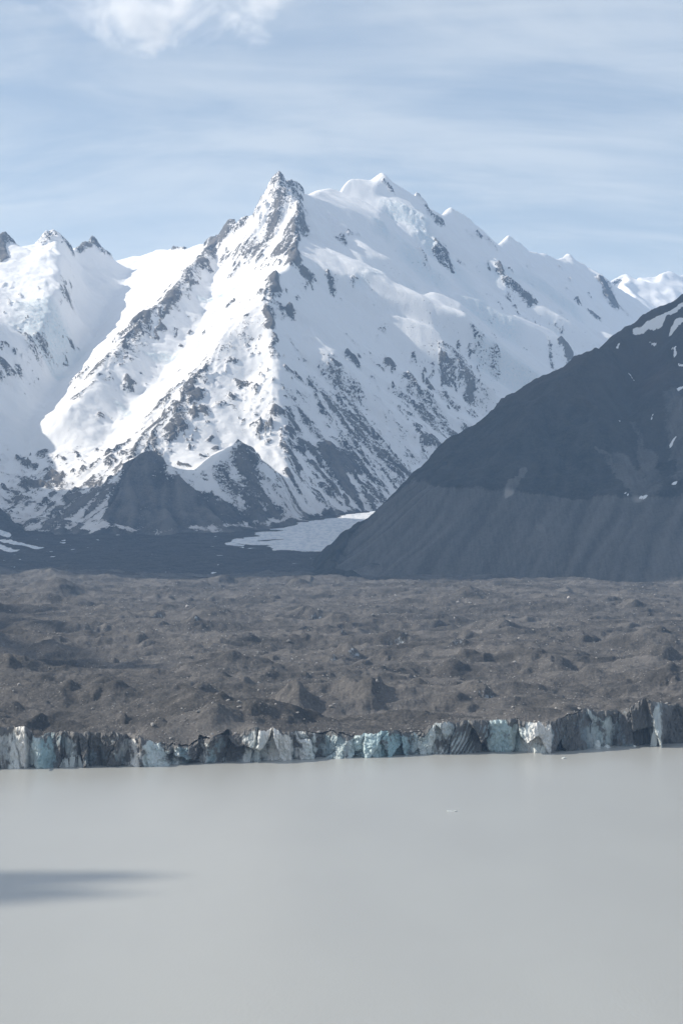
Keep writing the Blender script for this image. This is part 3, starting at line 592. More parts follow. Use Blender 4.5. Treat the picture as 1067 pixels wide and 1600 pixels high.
ZZ = np.array([(-200, 4), (-150, -5), (-120, 0), (-60, 8), (-20, -4), (0, 6), (16, 3), (40, -7), (44, 4), (50, 2), (60, -11), (64, -10), (84, 8), (90, 7), (110, 1), (120, -5), (128, 3), (140, -4), (152, 2), (156, 6), (160, 0), (185, -3), (190, 4), (195, 3), (222, -9), (226, -2), (230, 1), (262, -5), (266, 5), (270, 4), (279, -3), (281, 4), (293, 0), (300, 7), (312, 5), (322, -5), (326, -3), (346, 3), (350, 6), (372, 4), (395, -6), (398, 1), (404, -4), (417, 2), (420, 1), (436, -6), (453, -11), (456, 5), (459, 3), (478, -4), (494, -2), (500, 8), (510, 5), (514, 3), (536, -5), (546, 0), (549, 5), (560, -3), (580, -5), (595, -2), (597, 4), (615, 3), (641, 7), (650, 5), (690, -7),
                (700, -5), (735, 2), (770, 9), (776, 7), (800, 0), (804, 4), (812, 2), (832, -7), (858, -10), (872, -3), (905, 6), (918, 11), (925, 17), (945, 9), (958, 15), (965, 8), (985, 0), (1010, -5), (1014, -3), (1018, -7), (1026, -10), (1032, -2), (1055, 4), (1067, 7), (1100, -3), (1150, 5), (1190, -4), (1270, 3)], float)
# px: white ice, blue ice, dirt; lit and shaded faces painted in too
TINT = np.array([(-200, .5, .4, .5), (-20, .5, .3, .5), (0, .5, .2, .6), (10, .5, .2, .5), (18, .85, .2, .15), (40, .8, .2, .2), (46, .3, .3, .6), (52, .8, .6, .1), (60, .8, .6, .1), (66, .35, .75, .2), (84, .3, .65, .3), (88, .2, .4, .7), (100, .4, .4, .6), (120, .4, .3, .7), (132, .2, .3, .8), (152, .2, .2, .85), (160, .2, .1, .9), (186, .3, .1, .75), (200, .6, .1, .5), (214, .9, .1, .25), (224, .5, .2, .6), (230, .8, .5, .2), (262, .7, .5, .35), (268, .3, .4, .5), (272, .8, .5, .2), (279, .8, .5, .2), (282, .4, .5, .4), (293, .3, .5, .5), (300, .1, .1, .95), (312, .4, .1, .7), (320, .8, .2, .3), (326, .4, .5, .5), (346, .3, .4, .6), (352, .2, .1, .85), (372, .3, .1, .8), (382, .6, .3, .5), (400, .7, .4, .3), (412, .6, .3, .4), (420, .8, .2, .3), (440, .9, .2, .2), (454, .9, .2, .15), (457, .3, .3, .7), (462, .8, .2, .3), (490, .7, .4, .3), (498, .1, .3, .8), (510, .4, .5, .5), (530, .6, .6, .35), (544, .5, .3, .5), (550, .85, .6, .1), (575, .8, .8, .05), (594, .7, .8, .1), (600, .35, .85, .25), (625, .3, .8, .3), (643, .25, .6, .5), (650, .6, .5, .4), (670, .75, .5, .25), (692, .65, .3, .4),
                 (700, .45, .4, .5), (720, .4, .4, .55), (740, .2, .3, .75), (760, .2, .35, .75), (768, .45, .7, .3), (790, .45, .7, .3), (808, .5, .6, .35), (820, .85, .3, .1), (840, .95, .1, .05), (856, .8, .1, .2), (862, .15, .3, .8), (900, .15, .3, .85), (916, .25, .3, .7), (926, .55, .4, .3), (950, .55, .45, .3), (960, .3, .3, .6), (970, .1, .2, .9), (1000, .15, .3, .85), (1014, .15, .3, .85), (1020, .55, .4, .35), (1030, .5, .3, .4), (1036, .15, .3, .85), (1067, .1, .25, .9), (1270, .3, .3, .7)], float)
def cliff_y(px): return CZ * F / (np.interp(px, WL[:, 0], WL[:, 1]) - HOR)
def cliff_top(px): return CZ - (np.interp(px, TL[:, 0], TL[:, 1]) - HOR) / F * cliff_y(px)
pxs = np.arange(-190, 1260, 0.62)
nt = 56
tt = np.linspace(0, 1, nt)
PX, TT = np.meshgrid(pxs, tt)
top = cliff_top(pxs) + fbm(pxs, pxs * 0, 16, 5, 90, .6) * 1.9
slant = fbm(PX * 1.0, TT * 30, 60, 3, 91) * 20
zz = np.interp(PX + slant * (TT - 0.4) + fbm(PX, TT * 40, 11, 3, 93) * 1.6, ZZ[:, 0], ZZ[:, 1])
def facets(U, Vv, cu, cv, seed, tilt):
    bu, bv = np.floor(U / cu).astype(int), np.floor(Vv / cv).astype(int)
    best = np.full(U.shape, 1e9); sec = best.copy(); off = np.zeros(U.shape); rnd = np.zeros(U.shape)
    for di in (-1, 0, 1):
        for dj in (-1, 0, 1):
            i, j = bu + di, bv + dj
            k = PERM[PERM[(i + seed * 31) & 1023] + (j & 1023)] & 1023
            q = [GA[(k * w + 3 * w) & 1023] / 6.2832 for w in (1, 7, 13, 29, 5)]
            du, dv = U - (i + q[0]) * cu, Vv - (j + q[1]) * cv
            d = (du / cu) ** 2 + (dv / cv) ** 2
            val = tilt * ((q[2] - .5) * 2 * du + (q[3] - .35) * 1.2 * dv) + (q[4] - .5) * 2.4
            nw = d < best
            sec = np.where(nw, best, np.minimum(sec, d)); off = np.where(nw, val, off); rnd = np.where(nw, q[4], rnd); best = np.where(nw, d, best)
    return off, rnd, np.sqrt(sec) - np.sqrt(best)
FU = PX + fbm(PX, TT * 50, 20, 3, 151) * 3 + TT * 24 * fbm(PX, PX * 0, 70, 2, 152); FV = TT * 52 + fbm(PX, TT * 50, 25, 3, 153) * 4
f1, r1_, e1 = facets(FU, FV, 30, 110, 4, .34)
f2_, r2_, e2 = facets(FU + 300, FV + 40, 10, 26, 5, .26)
crack = np.clip(1 - e1 / .07, 0, 1) * (r1_ > .62) * 3.0
crag = f1 * 1.15 + f2_ * .38 + crack + 1.0 * fbm(PX, TT * 34, 9, 5, 95, .55, True) * 1.7 + fbm(PX, TT * 8, 3.2, 3, 97) * 0.35
chip = np.floor(fbm(PX, TT * 45, 22, 3, 99) * 4) * 1.3
lean = TT * 5.0 + np.maximum(0, TT - 0.86) ** 2 * 160
OFF = zz * (0.9 + 0.25 * fbm(PX, TT * 30, 80, 2, 94)) + crag + lean
CYB = cliff_y(PX) + OFF
CXX = (PX - CX) / F * cliff_y(PX) * (1 + OFF / 6000)
Zc = TT * top[None, :] - 1.5 * (1 - TT) + 0
tnt = [np.interp(PX + fbm(PX, TT * 40, 16, 3, 101) * 5, TINT[:, 0], TINT[:, i]) for i in (1, 2, 3)]
tnt = [np.clip(.5 + (q - .5) * 1.5, -.1, 1.15) for q in tnt]
strk = .6 * fbm(PX + TT * 10, TT * 9, 6, 4, 103)
blot = fbm(PX + TT * 14 * fbm(PX, PX * 0, 50, 2, 154), TT * 40, 30, 6, 105, .62)
white = np.clip(tnt[0] + 0.2 * strk + 0.2 * blot + .35 * (r2_ - .5) + .3 * (r1_ - .5), 0, 1)
blue = np.clip(tnt[1] + 0.25 * blot, 0, 1)
dirt_shade = np.clip(tnt[2] + 0.4 * strk + 0.6 * blot - .3 * (r1_ - .5) - .25 * (r2_ - .5) + .12 * np.clip(crack, 0, 1) + 0.75 * smooth(0.84, .99, TT + .22 * fbm(PX, TT * 20, 24, 4, 156)) - 0.25 * smooth(.12, .0, TT), 0, 1)  # debris dirt plus the tone of shaded faces; cracks darkened too
# a dark band of layered ice between x = 700 and 770
band = np.exp(-((PX - (745 - 26 * (1 - TT) ** 1.5)) / 26) ** 2)
dirt_shade = np.clip(dirt_shade + band * (0.35 + 0.55 * np.sin((PX + 26 * (1 - TT) ** 1.5) * 0.95 + blot)), 0, 1)
m, t, bs, pos = material('glacier_ice')
sp_ = t.mapping(pos, (1, 1, 0.3))
n1 = t.noise(sp_, 0.9, 6, 0.7); n2 = t.noise(sp_, 0.2, 5, 0.6)
icec = t.mix(t.attr('white'), (0.17, 0.205, 0.22), (0.74, 0.72, 0.675))
icec = t.mix(t.math('MULTIPLY', t.attr('blue'), 0.7), icec, (0.33, 0.52, 0.55))
dd = t.rng(t.math('ADD', t.attr('dirt'), t.math('MULTIPLY', t.math('SUBTRACT', t.math('ADD', t.math('MULTIPLY', n1, .6), t.math('MULTIPLY', n2, .4)), .5), 1.3)), 0.3, 0.8)  # on the cliff this attribute holds dirt and painted shade
t.put(bs.inputs['Base Color'], t.mix(t.math('MULTIPLY', dd, 0.92), icec, t.mix(n2, (0.045, 0.045, 0.047), (0.15, 0.135, 0.12))))
bs.inputs['Roughness'].default_value = 0.55; bs.inputs['Specular IOR Level'].default_value = 0.3
t.put(bs.inputs['Normal'], t.bump(n1, 0.7, 1.6))
m_ice = m
link('ice_cliff', grid_mesh('ice_cliff', CXX, CYB, Zc, {'white': white, 'blue': blue, 'dirt': dirt_shade}), m_ice, 'structure')

# ------------------------------------------------------------------ debris-covered glacier
nr = 1050
gp = np.arange(-190, 1260, 1.25)
rr = np.linspace(0, 1, nr)
GPX, RR = np.meshgrid(gp, rr)
ci = np.round((gp - pxs[0]) / 0.62).astype(int).clip(0, len(pxs) - 1)
y0 = CYB[-1, ci]; x0 = CXX[-1, ci]; z0 = Zc[-1, ci]; ysm = cliff_y(gp) + 9; zsm = blur(cliff_top(gp)[None, :].repeat(3, 0), 5)[1]
q0 = np.exp(-RR * 260)
yend = 6500.0
Yg = ysm[None, :] * (yend / ysm[None, :]) ** RR + (y0 - ysm)[None, :] * q0
Xg = ((gp - CX) / F)[None, :] * Yg * (1 - q0) + x0[None, :] * q0
Gd = np.array([1800, 2000, 2300, 3000, 4000, 5000, 6000, 6600.0])
Gp = np.array([1170, 1135, 1085, 1018, 958, 925, 904, 896.0])
Zb = CZ + (HOR - np.interp(Yg, Gd, Gp)) / F * Yg
def cones(X, Y, cell, seed, slope, hmin, hmax):
    """heaps of debris: the highest of the cones standing on a jittered grid"""
    out = np.zeros_like(X); ci_, cj = np.floor(X / cell).astype(int), np.floor(Y / cell).astype(int)
    for di in (-1, 0, 1):
        for dj in (-1, 0, 1):
            i, j = ci_ + di, cj + dj
            k = PERM[PERM[(i + seed * 31) & 1023] + (j & 1023)] & 1023
            r1, r2, r3 = (GA[k] / 6.2832), (GA[(k * 7 + 3) & 1023] / 6.2832), (GA[(k * 13 + 5) & 1023] / 6.2832)
            d = np.hypot(X - (i + r1) * cell, (Y - (j + r2) * cell) * (0.7 + 0.5 * r1))
            out = np.maximum(out, hmin + (hmax - hmin) * r3 ** 1.5 - slope * d)
    return np.maximum(out, 0)
gwx, gwy = fbm(Xg, Yg, 120, 4, 111) * 22, fbm(Xg, Yg, 120, 4, 113) * 22
big = fbm(Xg * .7, Yg, 480, 3, 115) * 14
c_a = cones(Xg + gwx, Yg + gwy, 260, 1, 0.40, 2, 46) * smooth(-.5, .5, fbm(Xg, Yg, 600, 2, 161) + .15)
c_b = cones(Xg + gwx * .7, Yg + gwy * .7, 85, 2, 0.5, 1, 15) * smooth(-.6, .4, fbm(Xg, Yg, 300, 2, 163))
c_c = cones(Xg + gwx * .4, Yg + gwy * .4, 34, 3, 0.55, .5, 6.5)
rough1 = fbm(Xg, Yg, 46, 5, 117, .55) * 2.2 + fbm(Xg, Yg, 12, 3, 119, .6) * 0.9
fade = smooth(0, 70, Yg - ysm[None, :] + 9)
Zt = Zb - 15 + big + fbm(Xg * .42 + gwx, Yg + gwy, 190, 5, 165, .5, True) * 12 + fbm(Xg * .5 + gwx, Yg * 1.1, 60, 3, 167, .5, True) * 1.8 + c_a * .85 + c_b * 0.6 + c_c * 0.6 + rough1
Zg = (zsm[None, :] * (1 - q0) + z0[None, :] * q0) * (1 - fade) + Zt * fade + (1 - fade) * smooth(0, 12, Yg - ysm[None, :]) * (c_c * 0.4 + rough1 * 0.5)
# scarps where the debris has slid off and bare ice shows: (px, py, width px, height m, turn)
def gl_hit(px, py):
    i = int(np.clip(round((px - gp[0]) / 1.25), 0, len(gp) - 1))
    pr = HOR - F * (Zg[:, i] - CZ) / Yg[:, i]
    k = np.nonzero(pr <= py)[0]; j = k[0] if len(k) else nr - 1
    return Xg[j, i], Yg[j, i], Zg[j, i]
SC = [(248, 964, 24, 9, .2), (352, 956, 14, 8, -.1), (115, 987, 22, 8, .2), (165, 984, 14, 7, 0), (305, 968, 22, 8, .3), (492, 966, 30, 13, .6), (350, 985, 12, 6, .3), (553, 1026, 34, 15, .6), (625, 1005, 50, 8, 0), (715, 1004, 34, 8, .1), (520, 1030, 20, 10, .5), (725, 1045, 9, 4, -.3), (605, 1030, 12, 7, .4), (758, 1085, 40, 12, .5), (535, 992, 22, 10, .7), (1045, 1026, 60, 20, .8), (1035, 988, 20, 12, .7), (935, 966, 70, 6, .6), (830, 970, 34, 9, .6),
      (20, 1108, 36, 7, .1), (195, 1125, 12, 7, .3), (250, 1132, 22, 6, .2), (60, 1128, 60, 9, .5), (690, 963, 26, 7, .5), (840, 1020, 26, 6, .5), (430, 1030, 16, 8, .6), (90, 1000, 40, 8, .4), (640, 1058, 18, 6, .6), (400, 1112, 36, 7, .6), (590, 1068, 30, 6, .6), (960, 945, 24, 7, .5), (320, 1075, 30, 6, .5), (150, 1060, 40, 5, .4), (890, 1045, 24, 5, .6)]
gice = np.zeros_like(Zg)
rq = random.Random(23)
SC += [(rq.uniform(0, 1067), 925 + 190 * rq.random() ** 1.1, rq.uniform(12, 42), rq.uniform(3, 8), rq.uniform(.2, .9)) for _ in range(60)]
# the heaps that stand out in the photograph: (px, py of the top, height m, half-width px)
for qx, qy, hh, w in [(460, 1092, 12, 34), (340, 1110, 9, 36), (405, 1106, 7, 26), (242, 930, 8, 20), (125, 938, 7, 24), (735, 928, 18, 40), (690, 938, 12, 30), (990, 945, 15, 28), (180, 1075, 10, 40), (60, 1118, 8, 30), (575, 1085, 10, 34), (700, 1040, 9, 26), (620, 1090, 8, 30), (860, 1040, 9, 40), (930, 1000, 9, 30), (130, 985, 11, 30), (80, 1005, 9, 34), (480, 950, 10, 30), (420, 1010, 8, 26), (540, 1065, 9, 30), (800, 985, 10, 36), (1050, 1010, 12, 30), (290, 1050, 8, 36), (655, 1065, 8, 24), (200, 960, 9, 26), (745, 1078, 10, 30)]:
    sx, sy, sz = gl_hit(qx, qy + 3); hw = w / F * sy
    j0, j1 = np.searchsorted(Yg[:, len(gp) // 2], [sy - hw * 3, sy + hw * 3]); i0 = max(0, int((qx - gp[0]) / 1.25 - w * 1.6)); i1 = min(len(gp), int((qx - gp[0]) / 1.25 + w * 1.6))
    xx, yy = Xg[j0:j1, i0:i1], Yg[j0:j1, i0:i1]
    nz = fbm(xx, yy, 40, 4, int(qx)) * hw * .22
    Zg[j0:j1, i0:i1] += hh * np.clip(1 - (np.hypot(xx - sx, (yy - sy) * .6) + nz) / hw, 0, 1) * fade[j0:j1, i0:i1]
for k, (qx, qy, w, hh, trn) in enumerate(SC):
    sx, sy, sz = gl_hit(qx, qy)
    hw = w / 2 / F * sy
    ca, sa = math.cos(trn), -math.sin(trn)
    j0, j1 = np.searchsorted(Yg[:, len(gp) // 2], [sy - 160, sy + 260]); j1 = max(j1, j0 + 1)
    i0 = max(0, int((qx - gp[0]) / 1.25 - w * 1.6)); i1 = min(len(gp), int((qx - gp[0]) / 1.25 + w * 1.6))
    xx, yy = Xg[j0:j1, i0:i1] - sx, Yg[j0:j1, i0:i1] - sy
    nz = fbm(Xg[j0:j1, i0:i1], Yg[j0:j1, i0:i1], 14, 3, 130 + k) * 3.0
    a = xx * ca - yy * sa; b = xx * sa + yy * ca + nz          # b: away from the camera; the scarp faces -b (turned towards the right)
    env = np.clip(1 - (np.abs(a) / hw) ** 2.2, 0, 1)
    arc = b + (a / hw) ** 2 * 0.0
    prof = np.where(arc < 0, np.clip(1 + arc / (hh * 0.75), 0, 1), np.clip(1 - arc / (hh * 5.5), 0, 1))
    hole = np.exp(-((arc + hh * 0.9) / (hh * 1.2)) ** 2) * 0.25
    Zg[j0:j1, i0:i1] += env * hh * (0.85 * prof - hole)
    gice[j0:j1, i0:i1] = np.maximum(gice[j0:j1, i0:i1], env ** .5 * (.75 + .35 * fbm(Xg[j0:j1, i0:i1], Zg[j0:j1, i0:i1] * 2, 9, 3, 7)) * ((arc < 0.5) & (arc > -hh * 0.9)) * (0.75 if k < 15 else 0.5 if k < 34 else 0.12))
m, t, bs, pos = material('glacier_debris')
n1 = t.noise(pos, 0.35, 6, 0.7); n2 = t.noise(pos, 0.02, 5, 0.6); n3 = t.noise(pos, 1.3, 3, 0.6)
n4 = t.noise(t.mapping(pos, (.5, 1, 1)), 0.007, 4, .6, .6)
deb = t.mix(t.rng(t.math('ADD', t.math('ADD', t.math('MULTIPLY', n1, .4), t.math('MULTIPLY', n2, .3)), t.math('MULTIPLY', n4, .4)), 0.4, 0.72), (0.052, 0.050, 0.048), (0.184, 0.172, 0.160))
vc = t.voro(pos, 0.16, 'Distance')
vr = t.node('ShaderNodeTexVoronoi'); t.put(vr.inputs['Vector'], pos); vr.inputs['Scale'].default_value = 0.16
seld = t.math('MULTIPLY', t.rng(vc, 0.16, 0.24, 1, 0), t.rng(t.math('ADD', t.node('ShaderNodeSeparateColor').outputs[0] if False else vr.outputs['Distance'], n2), 0.5, 0.8))
deb = t.mix(t.math('MULTIPLY', seld, 0.6), deb, (0.27, 0.25, 0.23))
icn = t.noise(t.mapping(pos, (1, 1, .15)), 0.22, 5, .7, .6)
gi = t.mix(t.rng(icn, 0.36, 0.6), (0.06, 0.068, 0.078), (0.46, 0.49, 0.51))
fac = t.rng(t.math('ADD', t.attr('ice'), t.math('MULTIPLY', t.math('SUBTRACT', t.math('ADD', t.math('MULTIPLY', n1, .4), t.math('MULTIPLY', icn, .6)), .5), 1.1)), 0.45, 0.8)
t.put(bs.inputs['Base Color'], t.mix(fac, deb, gi)); bs.inputs['Roughness'].default_value = 0.95; bs.inputs['Specular IOR Level'].default_value = 0.1
t.put(bs.inputs['Normal'], t.bump(t.math('ADD', n1, t.math('MULTIPLY', n3, .35)), 1.0, 2.6))
link('glacier', grid_mesh('glacier', Xg, Yg, Zg, {'ice': gice}), m, 'structure')

# ------------------------------------------------------------------ lake
m, t, bs, pos = material('milky_lake_water')
w1 = t.noise(t.mapping(pos, (1, .45, 1)), 0.55, 4, .6); w2 = t.noise(t.mapping(pos, (.7, .25, 1), (0, 0, .2)), 0.012, 4, .55)
t.put(bs.inputs['Base Color'], t.mix(t.rng(w2, .35, .65), (0.338, 0.34, 0.318), (0.353, 0.356, 0.332)))
bs.inputs['Roughness'].default_value = 0.30; bs.inputs['IOR'].default_value = 1.33
t.put(bs.inputs['Normal'], t.bump(w1, 0.3, 0.35))
me = bpy.data.meshes.new('lake')
lx = np.linspace(-7000, 7000, 15); ly = np.linspace(-2500, 19000, 22)
LX, LY = np.meshgrid(lx, ly)
link('lake', grid_mesh('lake', LX, LY, LX * 0), m, 'structure')

# ------------------------------------------------------------------ ice blocks and icebergs
def lump(name, seed, n=2, rough_=0.28, scale=(1, 1, 1), jag=False):
    bm = bmesh.new(); bmesh.ops.create_icosphere(bm, subdivisions=n, radius=1)
    r = random.Random(seed)
    cuts = [(Vector((r.gauss(0, 1), r.gauss(0, 1), r.gauss(0, .7))).normalized(), r.uniform(.45, .85)) for _ in range(9)]
    for v in bm.verts:
        for nrm, d in cuts:
            e = v.co.dot(nrm) - d
            if e > 0: v.co -= nrm * e
        v.co *= 1 + r.uniform(-rough_, rough_) * .35
        v.co = Vector((v.co.x * scale[0], v.co.y * scale[1], v.co.z * scale[2]))
        if jag and v.co.z > 0: v.co.z *= 1 + .5 * r.random()
    me = bpy.data.meshes.new(name); bm.to_mesh(me); bm.free()
    for k in ('white', 'blue', 'dirt'):
        a = me.attributes.new(k, 'FLOAT', 'POINT')
        a.data.foreach_set('value', np.full(len(me.vertices), {'white': .95, 'blue': .35, 'dirt': .08}[k], np.float32))
    return me
def on_water(px, py):
    d = CZ * F / (py - HOR); return (px - CX) / F * d, d
BLK = [(5, 1197, 7, 14, 'tall white ice block at the left end of the ice cliff, by the frame edge', 1), (20, 1199, 9, 10, 'broken blue-white ice block below the leftmost dirty cliff face', 2), (31, 1199, 6, 6.5, 'small pale ice block right of the broken blocks under the leftmost cliff face', 3),
       (93, 1197, 5, 6, 'low white ice block leaning out of the dark notch beside the blue buttress', 4), (104, 1197, 7, 9.5, 'white ice block sloping up in the middle of the fallen blocks', 5), (115, 1197, 6, 13, 'tallest pointed white ice block of the fallen pile', 6), (125, 1197, 6, 9, 'blocky white ice piece right of the tallest pointed block', 7), (134, 1196, 5, 7, 'rightmost white ice block of the fallen pile, before the grey dirty cliff', 8),
       (836, 1175.5, 9, 9, 'beige-white heap of broken ice left of centre in the collapsed cliff section', 21), (850, 1175.5, 8, 12, 'tall pale broken ice block in the middle of the collapsed cliff section', 22), (862, 1174.5, 6, 8, 'right-hand pale ice block of the collapsed cliff section, beside dark ice', 23), (1020, 1165, 6, 16, 'tall slim pale serac leaning on the dark right end of the ice cliff', 9), (932, 1169, 6, 7, 'bluish ice block at the foot of the light gully in the ice cliff', 10), (946, 1168, 8, 3, 'low heap of white ice rubble at the foot of the light gully', 11)]
for px, py, r, h, lab, sd in BLK:
    x, y = on_water(px, py)
    o = link('ice_block', lump('ice_block', sd, 3, .3, (r * .75, r * .7, h), True), m_ice, None, lab, 'ice block', 'fallen ice blocks along the foot of the cliff')
    o.location = (x, y - 4, -.4); o.rotation_euler = (0, 0, sd * 1.3)
BERG = [(702, 1268, 2.2, .9, 'white iceberg fragment floating alone on the open lake', 'larger left half'), (880, 1185, 2.6, .9, 'flat white ice floe drifting near the beige right part of the cliff', ''), (1019, 1163.6, 2.2, 1.1, 'small white floe by the rightmost dark cliff face', ''), (989, 1165.6, 2.2, 1.1, 'small white floe at the foot of the dark cliff peak', '')]
for k, (px, py, r, h, lab, _) in enumerate(BERG):
    x, y = on_water(px, py)
    o = link('iceberg', lump('iceberg', 40 + k, 3, .3, (r * 1.2, r, h), True), m_ice, None, lab, 'iceberg')
    o.location = (x, y - (8 if k > 1 else 0), 0)
x, y = on_water(711, 1268)
o = link('iceberg', lump('iceberg', 50, 3, .3, (1.9, 1.4, .55), True), m_ice, None, 'small low white ice fragment touching the right side of the lone lake iceberg', 'iceberg'); o.location = (x, y, 0)

# ------------------------------------------------------------------ boulders on the glacier
m, t, bs, pos = material('boulder_stone')
n1 = t.noise(pos, 0.8, 5, .65)
oi = t.node('ShaderNodeObjectInfo').outputs['Random']
t.put(bs.inputs['Base Color'], t.mix(n1, t.mix(oi, (0.20, 0.19, 0.18), (0.34, 0.32, 0.30)), (0.40, 0.38, 0.355))); bs.inputs['Roughness'].default_value = .9
m_stone = m
r = random.Random(5)
shapes = [lump('boulder', 200 + k, 1, .4, (1, .85, .75)) for k in range(8)]
for s in shapes: s.materials.append(m_stone)
def gl_at(px, f):
    i = int(np.clip(round((px - gp[0]) / 1.25), 0, len(gp) - 1)); j = int(np.clip(f * (nr - 1), 0, nr - 1))
    return Xg[j, i], Yg[j, i], Zg[j, i]
def gl_slot(px, f, size, lab, grp):
    x, y, z = gl_at(px, f)
    o = link('boulder', r.choice(shapes), None, None, lab, 'boulder', grp)
    o.location = (x, y, z + size * .3); o.scale = (size * r.uniform(.8, 1.3), size * r.uniform(.8, 1.2), size * r.uniform(.7, 1.1)); o.rotation_euler = (r.uniform(-.3, .3), r.uniform(-.3, .3), r.uniform(0, 6.28))
n = 0
while n < 290:
    px = r.uniform(2, 1064); f = r.random() ** 1.6 * 0.8
    if perlin(np.array([px / 90.0]), np.array([f * 14]), 5)[0] < -0.12: continue
    gl_slot(px, f, r.choice((1.3, 1.5, 1.7, 2.0, 2.6)) * (1 + 1.2 * f), 'grey boulder lying among the rubble on the debris-covered glacier', 'boulders scattered over the debris-covered glacier'); n += 1
for qx, qy, sz, lab in ((293, 949, 7, 'largest pale boulder, standing alone on the far debris left of centre'), (583, 963, 5, 'pale white boulder on the debris in the middle distance'), (451, 1005, 5, 'dark two-topped boulder on a small rise left of centre'), (517, 1106, 3.2, 'pale flat boulder on the near debris right of the conical heap'), (887, 935, 6, 'pinkish boulder on the far debris to the right'), (374, 1099, 2.6, 'small pale boulder above the dark heap near the ice cliff')):
    x, y, z = gl_hit(qx, qy)
    o = link('boulder', shapes[int(sz) % 8], None, None, lab, 'boulder', 'boulders scattered over the debris-covered glacier')
    o.location = (x, y, z + sz * .25); o.scale = (sz, sz * .9, sz * .8)
# the smaller stones nobody could count: one object
vs, fs, ofs = [], [], 0
small = []
for s in shapes[:4]:
    small.append((np.array([v.co[:] for v in s.vertices]), np.array([p.vertices[:] for p in s.polygons])))
NS = 9000
fpx = rs.rand(NS) * 1240 - 90; ff = rs.rand(NS) ** 1.35 * 0.9
dens = perlin(fpx / 70.0, ff * 16, 8)
for k in range(NS):
    if dens[k] < -0.15 + 0.2 * rs.rand() - .1: continue
    x, y, z = gl_at(fpx[k], ff[k]); sz = (0.5 + 0.8 * rs.rand() ** 2) * (1 + 1.6 * ff[k])
    v, f_ = small[k & 3]; an = rs.rand() * 6.28
    vx = v[:, 0] * math.cos(an) - v[:, 1] * math.sin(an); vy = v[:, 0] * math.sin(an) + v[:, 1] * math.cos(an)
    vs.append(np.stack([vx * sz + x, vy * sz + y, v[:, 2] * sz * .8 + z + sz * .25], -1)); fs.append(f_ + ofs); ofs += len(v)
vs = np.concatenate(vs); fs = np.concatenate(fs)
me = bpy.data.meshes.new('rubble'); me.vertices.add(len(vs)); me.vertices.foreach_set('co', vs.ravel().astype(np.float32))
me.loops.add(fs.size); me.loops.foreach_set('vertex_index', fs.ravel().astype(np.int32)); me.polygons.add(len(fs)); me.polygons.foreach_set('loop_start', np.arange(0, fs.size, 3, dtype=np.int32)); me.update(calc_edges=True)
link('rubble', me, m_stone, 'stuff')

# ------------------------------------------------------------------ clouds (above and left of the view) whose shadows lie on lake, glacier and valley
m, t, bs, pos = material('cloud_white'); bs.inputs['Base Color'].default_value = (.9, .9, .9, 1); bs.inputs['Roughness'].default_value = 1; bs.inputs['Specular IOR Level'].default_value = 0
m_cloud = m
m, t, bs, pos = material('thin_cloud'); bs.inputs['Base Color'].default_value = (.9, .9, .9, 1); bs.inputs['Roughness'].default_value = 1; bs.inputs['Alpha'].default_value = .55
m_thin = m
CLZ = 3050.0
def sunward(x, y, z, zc=CLZ):
    k = (zc - z) / SUN[2]; return x + SUN[0] * k, y + SUN[1] * k
def cloud(name, spots, seed, mat=None):
    """a bank of cumulus: lumpy balls with flat bases, one mesh; spots = (x, y, z of the shaded ground, radius)"""
    rr_ = random.Random(seed); bm = bmesh.new()
    for (x, y, z, rad) in spots:
        cx_, cy_ = sunward(x, y, z, CLZ + 40)
        ret = bmesh.ops.create_icosphere(bm, subdivisions=2 if rad > 60 else 1, radius=1)
        for v in ret['verts']:
            k = 1 + rr_.uniform(-.12, .12)
            v.co = Vector((cx_ + v.co.x * rad * k, cy_ + v.co.y * rad * k, CLZ + 40 + max(v.co.z, -.15) * rad * .55 * k))
    me = bpy.data.meshes.new(name); bm.to_mesh(me); bm.free()
    for p in me.polygons: p.use_smooth = True
    return link(name, me, mat or m_cloud, 'structure')
rr2 = random.Random(3)
sp1 = []
for k in range(44):                       # front edge of the big shadow, along the far end of the glacier
    x = -2500 + k * 122
    yb = 6030 + 50 * math.sin(k * .73) + (-160 if x > 150 else 0) + (-170 if x > 700 else 0)
    sp1.append((x, yb + 150, 140, 150 + rr2.uniform(-25, 25)))
for i in range(-10, 12):
    for j in range(11):
        x, y = i * 250 + rr2.uniform(-60, 60), 6330 + j * 235 + rr2.uniform(-50, 50)
        sp1.append((x, y, 250, rr2.uniform(190, 240)))
for i in range(13):                       # over the dark mountain
    for j in range(11):
        for z in (300, 900):
            sp1.append((200 + i * 230 + rr2.uniform(-60, 60), 6020 + j * 220 + z * .12 + rr2.uniform(-50, 50), z, rr2.uniform(190, 240)))
cloud('cloud', sp1, 1)
def ground(px, py, z):
    d = (CZ - z) * F / (py - HOR); return (px - CX) / F * d, d, z
def wedge(x0, x1, ya, yb, z, n, rad, out):
    for k in range(n):
        f = rr2.random(); px = x0 + (x1 - x0) * f
        lo, hi_ = ya[0] + (ya[1] - ya[0]) * f, yb[0] + (yb[1] - yb[0]) * f
        gx0, gy0, _ = ground(px, rr2.uniform(lo, hi_), z)
        out.append((gx0, gy0, z, rad * rr2.uniform(.6, 1.1) * (1.15 - .6 * f)))
    return out
cloud('cloud', wedge(-160, 180, (1388, 1392), (1422, 1397), 0, 520, 11, wedge(-160, 240, (1363, 1364), (1410, 1369), 0, 800, 11, [])), 2, m_thin)
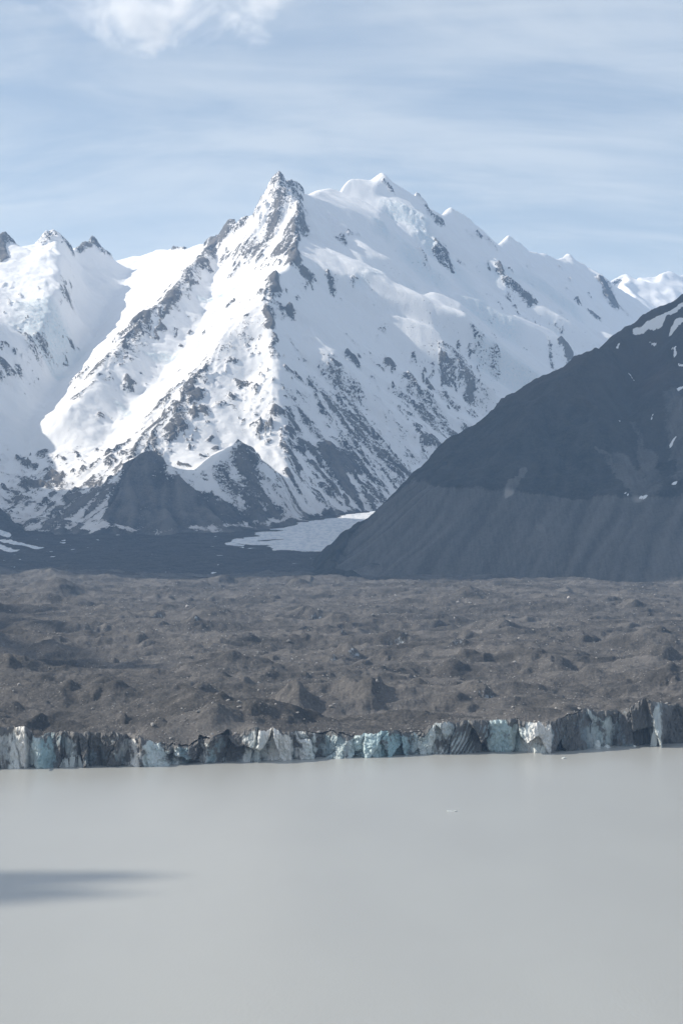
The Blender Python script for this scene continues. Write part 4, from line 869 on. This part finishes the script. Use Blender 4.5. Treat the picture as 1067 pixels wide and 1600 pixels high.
cloud('cloud', wedge(-260, 150, (1008, 1022), (1060, 1046), 48, 330, 42, wedge(-260, 240, (1020, 1034), (1056, 1044), 48, 160, 30, wedge(-260, 105, (955, 966), (996, 984), 72, 220, 46, []))), 3)

# the cumulus in the upper left of the sky: a wispy volume beyond the summit
bm = bmesh.new(); bmesh.ops.create_icosphere(bm, subdivisions=4, radius=1)
for v in bm.verts: v.co = Vector((v.co.x * 1000, v.co.y * 420, v.co.z * 330))
me = bpy.data.meshes.new('cloud'); bm.to_mesh(me); bm.free()
m = bpy.data.materials.new('cloud_vapour'); m.use_nodes = True; m.node_tree.nodes.clear(); t = NT(m.node_tree)
vo = t.node('ShaderNodeVolumePrincipled'); out = t.node('ShaderNodeOutputMaterial')
pos = t.node('ShaderNodeTexCoord').outputs['Object']
cn = t.noise(t.mapping(pos, (1, 1, 1.3)), 0.0026, 10, .64, .5)
el = t.vmath('LENGTH', t.mapping(pos, (1 / 1000, 1 / 420, 1 / 330)))
nl = t.t.nodes[-1]; el = nl.outputs['Value']
vo.inputs['Color'].default_value = (1, 1, 1, 1); vo.inputs['Anisotropy'].default_value = .2
t.put(vo.inputs['Density'], t.rng(t.math('SUBTRACT', cn, t.math('MULTIPLY', t.math('POWER', el, 2), .22)), .40, .70, 0, .008))
t.put(out.inputs['Volume'], vo.outputs[0])
o = link('cloud', me, m, 'structure'); o.location = P(265, 8, 12500)

# ------------------------------------------------------------------ haze
bm = bmesh.new(); bmesh.ops.create_cube(bm, size=1)
for v in bm.verts: v.co = Vector((v.co.x * 16000, 8600 + v.co.y * 24000, 1420 + v.co.z * 2846 + 0))
me = bpy.data.meshes.new('haze'); bm.to_mesh(me); bm.free()
m = bpy.data.materials.new('haze'); m.use_nodes = True
m.node_tree.nodes.clear()
vo = m.node_tree.nodes.new('ShaderNodeVolumePrincipled'); out = m.node_tree.nodes.new('ShaderNodeOutputMaterial')
vo.inputs['Color'].default_value = (0.40, 0.64, 1.0, 1); vo.inputs['Density'].default_value = 2.7e-5; vo.inputs['Anisotropy'].default_value = 0.0
m.node_tree.links.new(vo.outputs[0], out.inputs['Volume'])
link('haze', me, m, 'stuff')
